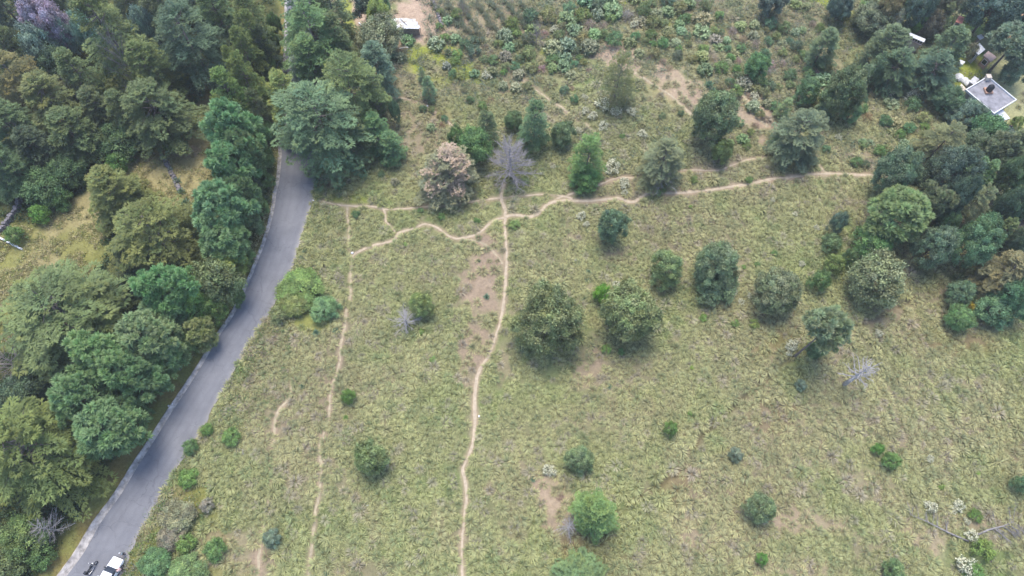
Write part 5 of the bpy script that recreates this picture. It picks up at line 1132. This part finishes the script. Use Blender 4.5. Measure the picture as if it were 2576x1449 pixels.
# small red roofed hut
e, Q, ro = building('red_roofed_hut', 'small hut with a red roof between two slim dark cypresses', 'hut', [(2404,55),(2412,39),(2428,43),(2421,60)], 2.4, M['brick'], M['redroof'])
on_wall(e, Q, 3, .5, 1.0, .8, 1.9, 'door', M['wood'])
e, Q, ro = building('white_roofed_house', 'white roofed house left of the wide pine', 'house', [(2446,120),(2464,108),(2479,124),(2462,138)], 2.7, M['render'], M['tin3'])
on_wall(e, Q, 3, .5, 1.5, .9, .9, 'window', M['darkglass'])
e, Q, ro = building('pink_roofed_house', 'low house with a worn pink roof under the wide pine', 'house', [(2474,139),(2486,128),(2508,143),(2494,155)], 2.4, M['brick'], M['pinkroof'])
on_wall(e, Q, 3, .5, 1.3, .8, .9, 'window', M['darkglass'])
e, Q, ro = building('roofed_stand', 'small open stand with striped pale roof right of the dark conifers', 'stand', [(2409,156),(2416,150),(2429,155),(2420,164)], 1.6, M['wood'], M['tin3'])
building('white_hut', 'bright white roofed hut half hidden by the wide pine at the right edge', 'hut', [(2540,148),(2556,140),(2576,150),(2560,160)], 2.2, M['plaster'], M['white'])
building('pale_hut', 'tiny white sheet roof beside the bare purple grey tree', 'hut', [(2458,90),(2468,86),(2476,94),(2466,99)], 1.6, M['wood'], M['tin3'])
# tin roofed shack
loc, Q = footprint([(987,47),(1043,46),(1058,68),(999,71)], 2.2); e = obj('tin_shack', None, None, loc); tag(e, 'ramshackle shack with a patched white tin roof', 'shack')
if area(Q) < 0: Q = Q[::-1]
m_ = MB(); m_.prism(inset(Q, .35), -.6, 2.0); m_.build('wall', M['wood'], e)
g = random.Random(3); qa = np.array(Q)
i0 = min(range(4), key=lambda i: Q[i][0]-Q[i][1]); c0 = qa[i0]; cu = qa[(i0+3) % 4]-c0; cv = qa[(i0+1) % 4]-c0
m_ = MB(); m_.prism([tuple(p*.985) for p in qa], 2.003, 2.06); ro = m_.build('roof', M['tin'], e)
for a_ in range(7):
    for b_ in range(3):
        p = c0+cu*((a_+.5)/7)+cv*((b_+.5)/3); an = math.atan2(cu[1], cu[0])+g.uniform(-.12, .12); m_ = MB()
        m_.box((p[0], p[1], 2.12+.022*((a_*3+b_) % 5)+.01*g.random()), (np.linalg.norm(cu)/7*g.uniform(.95, 1.25), np.linalg.norm(cv)/3*g.uniform(.85, 1.15), .018), an); m_.build('roof_sheet', g.choice([M['tin3'], M['tin3'], M['tin'], M['tin'], M['tin2'], M['white']]), ro)
m_ = MB(); m_.tube([(-1.2, 1.0, 2.35), (.2, -.6, 2.3)], .06, 5); m_.build('roof_beam', M['wood'], ro)
for q in Q: m_ = MB(); m_.tube([(q[0]*.96, q[1]*.96, -.4), (q[0]*.96, q[1]*.96, 2.0)], .07, 5); m_.build('post', M['wood'], e)
def plank(name, p0, p1, z0, z1, w_, mat, label, cat):
    a = W(*p0, z0); b = W(*p1, z1); m_ = MB(); L_ = math.hypot(b[0]-a[0], b[1]-a[1]); an = math.atan2(b[1]-a[1], b[0]-a[0]); m_.box((L_/2, 0, .05), (L_, w_, .07)); m_.box((L_*.5, w_*.18, .1), (L_*.96, w_*.2, .03))
    o = m_.build(name, mat, None, (a[0], a[1], float(h0(*a))+z0)); o.rotation_euler = (0, -math.atan2(z1-z0, L_), an); tag(o, label, cat)
plank('white_plank', (1005,122), (1027,118), .25, .35, .3, M['white'], 'long white plank lying on the ground in front of the shack', 'plank')
plank('loose_sheet', (985,73), (998,68), .2, .7, .6, M['tin3'], 'loose white sheet leaning at the left side of the shack', 'metal sheet')
plank('fallen_plank', (903,57), (908,63), .15, .2, .25, M['white'], 'short pale plank on the dirt track left of the shack', 'plank')
# field stone wall and white low wall at the left edge
def wall_line(name, pts, h_, wd_, mat, label, seed, n_rows=3, st_=.45):
    P = smooth_line(gl(pts), st_); m_ = MB(); g = random.Random(seed); x0, y0 = P[0]; z0 = float(h0(x0, y0))
    for i, (x, y) in enumerate(P):
        T = P[min(i+1, len(P)-1)]-P[max(i-1, 0)]; an = math.atan2(T[1], T[0])
        for r in range(n_rows):
            m_.box((x-x0+g.uniform(-.1, .1), y-y0+g.uniform(-.1, .1), float(h0(x, y))-z0+h_*(r+.4)/n_rows), (st_*g.uniform(.85, 1.2), wd_*g.uniform(.8, 1.15), h_/n_rows*g.uniform(.95, 1.25)), an+g.uniform(-.25, .25), g.uniform(.75, .95))
    o = m_.build(name, mat, None, (x0, y0, z0)); tag(o, label, 'wall')
wall_line('stone_wall', [(57,470),(52,505),(44,532),(22,560),(8,580),(-20,592)], .9, .7, M['stone'], 'dark dry stone wall curving at the left edge of the wood', 1)
wall_line('white_wall', [(-20,592),(0,600),(26,612),(53,627)], .5, .3, M['white'], 'low white wall bordering the small field at the left edge', 2, 2, .6)
wall_line('stone_wall', [(1090,6),(1100,30),(1108,56),(1112,66)], .6, .6, M['stone'], 'pile of grey stones running uphill behind the tin roofed shack', 5, 2, .6)
wall_line('stone_wall', [(408,392),(425,420),(440,452),(452,478)], .35, .8, M['stone'], 'low line of dark stones with agaves in the straw clearing', 6, 2, .6)
wall_line('stone_wall', [(2395,142),(2425,166),(2440,172)], .4, .4, M['plaster'], 'pale low garden wall between white roofed house and dark conifers', 7, 2, .5) if False else None
# rocks, litter
def rock(px, py, r, mat, label, name='rock', cat='rock', seed=0, grp=None):
    g = random.Random(seed); x, y = W(px, py, r*.4)
    import bmesh
    bm = bmesh.new(); bmesh.ops.create_icosphere(bm, subdivisions=2, radius=r)
    for v in bm.verts: v.co = Vector((v.co.x*g.uniform(.85, 1.15)*1.15, v.co.y*g.uniform(.85, 1.15), v.co.z*g.uniform(.8, 1.1)*.7))
    me = bpy.data.meshes.new(name); bm.to_mesh(me); bm.free(); me.materials.append(mat)
    o = obj(name, me, None, (x, y, float(h0(x, y))+r*.3)); o.rotation_euler = (0, 0, g.uniform(0, 6)); tag(o, label, cat, grp); return o
rock(2414, 194, .85, M['white'], 'big white bundle left of the annex, farthest from the house', 'white_bundle', 'bundle', 1, 'white bundles by the house')
rock(2428, 202, .75, M['white'], 'white bundle in the middle of the three by the annex', 'white_bundle', 'bundle', 2, 'white bundles by the house')
rock(2437, 209, .75, M['white'], 'white bundle touching the flat roof house', 'white_bundle', 'bundle', 3, 'white bundles by the house')
for i, (px, py, r, l) in enumerate([(1205,1047,.16,'white stone right of the main trail'),(925,1272,.18,'white piece of litter near the dark round bush'),(886,636,.2,'pale stone at the left trail fork'),(2221,438,.24,'white stone beside the right end of the main trail'),(1075,266,.16,'pale stone on the upper left trail'),(530,1241,.14,'white scrap at the silvery grey bush'),
    (556,1285,.13,'white scrap in the verge below the silvery grey bush'),(597,1276,.1,'tiny white scrap at the field edge'),(424,1021,.14,'white litter on the kerb halfway down the road'),(433,1016,.12,'small white litter touching the kerb'),(383,1102,.1,'white scrap at the kerb beyond the pickup'),(387,1280,.14,'yellowish stone at the right asphalt edge'),
    (788,504,.16,'pale stone where the cross trail meets the road'),(797,440,.14,'white litter at the right road edge by the overhanging conifer'),(1386,1430,.1,'small pale stone in the lower middle field'),(455,362,.15,'white scrap at the head of the straw clearing'),(696,92,.35,'white block at the left kerb near the top'),(923,762,.12,'pinkish pale stone between the left trails'),(1130,376,.25,'pale stone on the bare strip near the dying conifer'),(2540,322,.12,'small white scrap below the porch')]):
    rock(px, py, r, M['white'], l, 'stone' if 'stone' in l else 'litter', 'stone' if 'stone' in l else 'litter', 30+i)
# ------------------------------------------------------------------ skin-modifier helper for figures
def skin(name, V, E, Rr, mat, parent, sub=2, root=0):
    me = bpy.data.meshes.new(name); me.from_pydata(V, E, []); o = bpy.data.objects.new(name, me); COL.objects.link(o)
    md = o.modifiers.new('skin', 'SKIN'); md.use_smooth_shade = True
    for i, r in enumerate(Rr):
        sv = me.skin_vertices[0].data[i]; sv.radius = (r, r) if not isinstance(r, tuple) else r; sv.use_root = (i == root)
    s = o.modifiers.new('sub', 'SUBSURF'); s.levels = sub; s.render_levels = sub
    dg = bpy.context.evaluated_depsgraph_get(); dg.update(); nm = bpy.data.meshes.new_from_object(o.evaluated_get(dg)); o.modifiers.clear(); o.data = nm
    nm.materials.clear(); nm.materials.append(mat); nm.name = name; o.parent = parent; return o
M['skin'] = solid('skin', (.42, .25, .18), .6, .05, 5); M['hair'] = solid('hair', (.03, .018, .012), .6, .1, 9); M['rhair'] = solid('brown_hair', (.10, .035, .02), .6, .1, 9)
M['wcloth'] = solid('white_cloth', (.72, .73, .78), .85, .06, 6); M['dcloth'] = solid('dark_cloth', (.02, .022, .035), .85, .1, 6); M['gcloth'] = solid('grey_cloth', (.22, .25, .27), .85, .1, 6); M['pcloth'] = solid('pinkish_cloth', (.62, .42, .38), .85, .1, 6); M['blcloth'] = solid('pale_blue_cloth', (.45, .52, .62), .85, .1, 6)
def person(px, py, face, label, shirt, trousers, hair, shoes, bend=0.0, arms=0.0, cap=None, z=0):
    x, y = W(px, py, 0); e = obj('person', None, None, (x, y, float(h0(x, y))+z)); e.rotation_euler = (0, 0, face); tag(e, label, 'person')
    b = lambda zz, f=0: (f+math.sin(bend)*max(0, zz-.92), math.cos(bend)*max(0, zz-.92)+min(zz, .92))
    def pt(side, zz, f=0.0): ff, z2 = b(zz, f); return (ff, side, z2)
    V = [pt(0, .95), pt(0, 1.15), pt(0, 1.38), pt(0, 1.5, .01), pt(0, 1.58, .03), pt(0, 1.72, .03)]; E = [(0, 1), (1, 2), (2, 3), (3, 4), (4, 5)]; Rr = [(.155, .115), (.14, .105), (.165, .11), (.06, .06), (.085, .095), (.07, .08)]
    for sd_ in (1, -1):
        n = len(V); fw = .08*sd_
        V += [pt(.1*sd_, .86), pt(.11*sd_, .5, fw*.8), pt(.12*sd_, .09, fw*.5), pt(.13*sd_, .04, fw*.5+.15)]; E += [(0, n), (n, n+1), (n+1, n+2), (n+2, n+3)]; Rr += [.092, .062, .042, .035]
        n = len(V); V += [pt(.2*sd_, 1.40), pt(.27*sd_, 1.15, .05+arms*.15), pt(.24*sd_, 1.0+arms*.12, .18+arms*.25), pt(.22*sd_, .98+arms*.14, .26+arms*.25)]; E += [(2, n), (n, n+1), (n+1, n+2), (n+2, n+3)]; Rr += [.062, .045, .034, .028]
        h_ = n+3; hv = Vector(V[h_])
        for k in range(4):
            n2 = len(V); d = Vector((.07+.012*(k in (1, 2)), (k-1.5)*.022, -.01)); V += [tuple(hv+d*.55), tuple(hv+d+Vector((0, 0, -.02)))]; E += [(h_, n2), (n2, n2+1)]; Rr += [.011, .008]
        n2 = len(V); V += [tuple(hv+Vector((.02, -sd_*.045, 0)))]; E += [(h_, n2)]; Rr += [.011]
    body = skin('body', V, E, Rr, M['skin'], e)
    T = [pt(0, .93), pt(0, 1.16), pt(0, 1.40), pt(0, 1.49)]; TE = [(0, 1), (1, 2), (2, 3)]; TR_ = [(.23, .19), (.21, .18), (.25, .2), (.12, .12)]
    for sd_ in (1, -1):
        n = len(T); T += [pt(.2*sd_, 1.41), pt(.27*sd_, 1.16, .05+arms*.15)]; TE += [(2, n), (n, n+1)]; TR_ += [.105, .075]
    skin('shirt', T, TE, TR_, shirt, e)
    T = [pt(0, .97), pt(0, .88)]; TE = [(0, 1)]; TR_ = [(.19, .15), (.185, .15)]
    for sd_ in (1, -1):
        fw = .08*sd_; n = len(T); T += [pt(.105*sd_, .78), pt(.11*sd_, .5, fw*.8), pt(.12*sd_, .14, fw*.5)]; TE += [(1, n), (n, n+1), (n+1, n+2)]; TR_ += [.105, .08, .06]
    skin('trousers', T, TE, TR_, trousers, e)
    for sd_ in (1, -1):
        fw = .08*sd_; skin('shoe', [pt(.12*sd_, .06, fw*.5-.04), pt(.125*sd_, .05, fw*.5+.18)], [(0, 1)], [.058, .05], shoes, e, 1)
    hd = Vector(pt(0, 1.70, .02)); skin('cap' if cap else 'hair', [tuple(hd), tuple(hd+Vector((-.015, 0, .07)))], [(0, 1)], [(.098, .105), (.085, .09)], cap or hair, e, 2)
    fx = MB()
    for sd_ in (1, -1): fx.box(pt(.032*sd_, 1.665, .115), (.012, .022, .012))
    fx.build('eyes', M['hair'], e)
    return e
person(316.5, 1394, R(235), 'person in white cap, grey top and dark trousers standing ahead of the pickup truck', M['gcloth'], M['dcloth'], M['hair'], M['wcloth'], cap=M['white'])
person(313, 1435, R(165), 'brown haired person in a pinkish top bending at the side window of the pickup', M['pcloth'], M['dcloth'], M['rhair'], M['dcloth'], bend=.35, arms=.6)
person(2534, 349, R(200), 'person in white shirt standing below the porch of the flat roof house', M['wcloth'], M['blcloth'], M['hair'], M['dcloth'])
person(2531, 330, R(250), 'person in dark clothes nearest to the porch of the flat roof house', M['dcloth'], M['dcloth'], M['hair'], M['dcloth'])
# white post with round head leaning in the grass near the people
x, y = W(2571, 350, 0); m_ = MB(); x2, y2 = W(2563, 339, 1.1); m_.tube([(0, 0, -.1), (x2-x, y2-y, 1.1)], .035, 6); e = obj('garden_post', None, None, (x, y, float(h0(x, y)))); tag(e, 'thin white post with a round head at the right edge below the house', 'post'); m_.build('pole', M['white'], e)
m_ = MB(); m_.tube([(x2-x, y2-y, 1.0), (x2-x, y2-y, 1.08), (x2-x, y2-y, 1.25), (x2-x, y2-y, 1.33)], [.1, .2, .2, .08], 10); m_.build('round_head', M['white'], e, smooth=True)
# cut logs by the lower right corner
for i, (px, py) in enumerate([(2490,1412), (2502,1403), (2511,1420)]):
    x, y = W(px, py, .2); m_ = MB(); m_.tube([(0, 0, 0), (.5, .2, .02)], .17, 9, False); e = obj('cut_log', None, None, (x, y, float(h0(x, y))+.17)); e.rotation_euler = (0, 0, i*1.9)
    tag(e, ['cut log with pale sawn face left of the log pile', 'cut log topmost in the lower right corner pile', 'cut log rightmost in the lower right corner pile'][i], 'log', 'cut logs'); m_.build('bark', M['bark'], e)
    m_ = MB(); m_.tube([(-.003, 0, 0), (.503, .201, .02)], .158, 9, True); m_.build('sawn_wood', solid('sawn_wood_%d' % i, (.62, .38, .2), .8, .1, 8), e)
# ------------------------------------------------------------------ white pickup truck
M['carpaint'] = solid('white_car_paint', (.80, .80, .81), .25, .02, 2, spec=.6); M['tyre'] = solid('tyre_rubber', (.02, .02, .022), .9, .1, 8); M['glass'] = solid('car_glass', (.045, .055, .075), .06, .1, 1.5, spec=.9); M['rim'] = solid('wheel_rim', (.45, .45, .47), .35, .1, 5, metal=.7)
M['lamp'] = solid('lamp_glass', (.7, .7, .68), .1, .05, 5, spec=.8); M['red'] = solid('red_lamp', (.4, .02, .02), .2, .05, 5); M['plate'] = solid('plate', (.7, .7, .66), .5, .05, 5)
def zz(cx, cy): return ((300+cx/8.587)*.644, (2100+cy/8.587)*.644)
a = np.array(W(*zz(1200, 612), .95)); b = np.array(W(*zz(1000, 965), .95)); c = np.array(W(*zz(1572, 735), .95))
fwd = (a-b)/np.linalg.norm(a-b); nose = (a+c)/2; wid_ = float(np.linalg.norm(a-c)); print('pickup width', wid_, 'heading', math.degrees(math.atan2(fwd[1], fwd[0])))
LEN = 4.9; WD = 1.74; HD = math.atan2(fwd[1], fwd[0])
pc = nose-fwd*LEN/2
car = obj('pickup_truck', None, None, (float(pc[0]), float(pc[1]), float(h0(*pc))+.012)); car.rotation_euler = (0, 0, HD); tag(car, 'white pickup truck with a rack parked at the right side of the road', 'pickup truck')
h = WD/2
def loft(prof, mat, name, parent, bev=.04):
    """prof: (x, z0, z1, half width bottom, half width top)"""
    m_ = MB(); V = []
    for x, z0, z1, w0, w1 in prof: V += [(x, -w0, z0), (x, w0, z0), (x, w1, z1), (x, -w1, z1)]
    n = len(prof); Fs = [(0, 3, 2, 1), tuple(4*(n-1)+k for k in (0, 1, 2, 3))]
    for i in range(n-1):
        for k in range(4): Fs.append((4*i+k, 4*i+(k+1) % 4, 4*i+4+(k+1) % 4, 4*i+4+k))
    m_.add(V, Fs); return m_.build(name, mat, parent, bevel=bev)
body = loft([(-2.45, .42, .78, h*.96, h*.95), (-2.4, .36, .98, h, h*.97), (-.45, .34, .98, h, h*.97)], M['carpaint'], 'bed', car)
body = loft([(-.447, .34, .97, h, h*.97), (1.0, .34, .99, h, h*.96), (1.5, .36, .96, h, h*.93), (2.2, .4, .86, h*.97, h*.86), (2.45, .45, .74, h*.84, h*.7)], M['carpaint'], 'body', car, .06)
m_ = MB(); m_.box((-1.45, 0, .975), (1.8, 1.42, .03)); m_.build('bed_liner', M['black'], car)
loft([(-.42, .97, 1.46, h*.93, h*.78), (-.28, .985, 1.5, h*.93, h*.79), (.42, .985, 1.5, h*.92, h*.78), (.5, .985, 1.485, h*.92, h*.76)], M['carpaint'], 'cab', car, .05)
m_ = MB(); m_.add([(1.16, -h*.84, 1.0), (1.16, h*.84, 1.0), (.5, h*.7, 1.47), (.5, -h*.7, 1.47), (.5, -h*.8, .99), (.5, h*.8, .99)], [(0, 1, 2, 3), (0, 3, 4), (1, 5, 2), (0, 4, 5, 1), (3, 2, 5, 4)]); m_.build('windshield', M['glass'], car)
for sd_ in (1, -1):
    m_ = MB(); y0, y1 = h*.935*sd_, h*.815*sd_; m_.add([(-.3, y0, 1.02), (.95, y0, 1.02), (.46, y1, 1.42), (-.24, y1, 1.42), (-.3, y0-.03*sd_, 1.02), (.95, y0-.03*sd_, 1.02), (.46, y1-.03*sd_, 1.42), (-.24, y1-.03*sd_, 1.42)], [(0, 1, 2, 3), (7, 6, 5, 4), (0, 4, 5, 1), (1, 5, 6, 2), (2, 6, 7, 3), (3, 7, 4, 0)]); m_.build('side_window', M['glass'], car)
    m_ = MB(); m_.box((.85, (h+.1)*sd_, 1.02), (.14, .2, .13)); m_.build('mirror', M['black'], car, bevel=.02)
    m_ = MB(); m_.box((2.3, h*.72*sd_, .72), (.16, .3, .15)); m_.build('headlight', M['lamp'], car, bevel=.02)
    m_ = MB(); m_.box((-2.44, h*.9*sd_, .8), (.05, .14, .3)); m_.build('tail_light', M['red'], car)
    for x_ in (1.55, -1.5):
        m_ = MB(); m_.tube([(x_, (h-.2)*sd_, .33), (x_, (h+.015)*sd_, .33)], .33, 20); wh = m_.build('wheel', M['tyre'], car, smooth=False)
        m_ = MB(); m_.tube([(x_, (h-.05)*sd_, .33), (x_, (h+.025)*sd_, .33)], .19, 14); m_.build('rim', M['rim'], wh)
m_ = MB(); m_.box((2.44, 0, .5), (.12, 1.35, .18)); m_.build('bumper', M['black'], car, bevel=.03)
m_ = MB()
for p0, p1 in (((-.3, -h, 1.75), (-2.3, -h, 1.75)), ((-.3, h, 1.75), (-2.3, h, 1.75)), ((-.3, -h, 1.75), (-.3, h, 1.75)), ((-1.3, -h, 1.75), (-1.3, h, 1.75)), ((-2.3, -h, 1.75), (-2.3, h, 1.75)), ((-.5, -h*.98, .95), (-.5, -h, 1.75)), ((-.5, h*.98, .95), (-.5, h, 1.75)), ((-2.3, -h, .95), (-2.3, -h, 1.75)), ((-2.3, h, .95), (-2.3, h, 1.75)), ((-1.4, -h, .95), (-1.4, -h, 1.75)), ((-1.4, h, .95), (-1.4, h, 1.75))): m_.tube([p0, p1], .045, 6)
m_.build('rack', M['white'], car)
# ------------------------------------------------------------------ motorcycle
fa = np.array(W(*zz(655, 850), .3)); ra_ = np.array(W(*zz(425, 1195), .3)); d = fa-ra_; ml = float(np.linalg.norm(d)); print('bike base', ml); mc = (fa+ra_)/2
mo = obj('motorcycle', None, None, (float(mc[0]), float(mc[1]), float(h0(*mc))+.012)); mo.rotation_euler = (R(-6), 0, math.atan2(d[1], d[0])); tag(mo, 'black motorcycle standing on the road left of the pickup truck', 'motorcycle')
for x_ in (.68, -.68):
    m_ = MB(); T = []
    for k in range(24): t_ = 2*math.pi*k/24; T.append((x_+.26*math.cos(t_), 0, .31+.26*math.sin(t_)))
    m_.tube(T+[T[0]], .055, 8, False); wh = m_.build('wheel', M['tyre'], mo, smooth=True)
    m_ = MB(); m_.tube([(x_, -.05, .31), (x_, .05, .31)], .07, 10)
    for k in range(6): t_ = math.pi*k/3; m_.tube([(x_, 0, .31), (x_+.21*math.cos(t_), 0, .31+.21*math.sin(t_))], .012, 4)
    m_.build('rim', M['rim'], wh)
loft([(-.2, .28, .62, .13, .12), (.15, .24, .66, .15, .13), (.32, .34, .62, .1, .1)], M['rim'], 'engine', mo, .03)
loft([(-.08, .70, .84, .09, .08), (.05, .68, .98, .15, .12), (.34, .70, .99, .15, .10), (.42, .74, .9, .08, .06)], M['black'], 'fuel_tank', mo, .04)
loft([(-.75, .78, .86, .08, .07), (-.4, .74, .84, .14, .13), (-.06, .70, .80, .11, .10)], M['black'], 'seat', mo, .03)
loft([(-.98, .86, 1.18, .2, .18), (-.93, .82, 1.22, .23, .2), (-.60, .82, 1.2, .23, .2)], M['black'], 'top_box', mo, .04)
m_ = MB(); m_.tube([(.42, -.38, 1.02), (.46, -.2, 1.05), (.46, .2, 1.05), (.42, .38, 1.02)], .02, 6); m_.build('handlebar', M['black'], mo)
m_ = MB(); m_.tube([(.68, -.08, .31), (.45, -.09, 1.0)], .028, 6); m_.tube([(.68, .08, .31), (.45, .09, 1.0)], .028, 6); m_.build('fork', M['rim'], mo)
m_ = MB(); m_.tube([(.5, 0, .92), (.62, 0, .9)], [.1, .085], 12); m_.build('headlight', M['lamp'], mo)
m_ = MB(); m_.tube([(.1, -.15, .3), (-.35, -.17, .3), (-.85, -.19, .42)], [.03, .045, .055], 8); m_.build('exhaust', M['rim'], mo)
m_ = MB(); m_.tube([(-.9, 0, .62), (-.45, 0, .70), (.4, 0, .68)], .03, 6); m_.tube([(-.68, .07, .31), (-.1, .08, .42)], .025, 5); m_.tube([(-.68, -.07, .31), (-.1, -.08, .42)], .025, 5); m_.build('frame', M['black'], mo)
for sd_ in (1, -1):
    m_ = MB(); m_.tube([(.44, .22*sd_, 1.04), (.4, .3*sd_, 1.18)], .01, 4); m_.tube([(.4, .28*sd_, 1.2), (.41, .36*sd_, 1.21)], [.045, .045], 8); m_.build('mirror', M['rim'], mo)
# ------------------------------------------------------------------ the air between the drone and the slope
mh = bpy.data.materials.new('haze'); mh.use_nodes = True; t = mh.node_tree; t.nodes.clear()
ou = t.nodes.new('ShaderNodeOutputMaterial'); pv = t.nodes.new('ShaderNodeVolumePrincipled')
pv.inputs['Color'].default_value = (.86, .89, .94, 1); pv.inputs['Density'].default_value = .00025; pv.inputs['Anisotropy'].default_value = .1
t.links.new(pv.outputs[0], ou.inputs['Volume'])
m_ = MB(); m_.box((0, 0, 51.5), (6400, 6400, 108)); hb = m_.build('haze', mh); tag(hb, None, None, None, 'stuff'); hb['label'] = 'thin pale haze in the air over the whole slope'
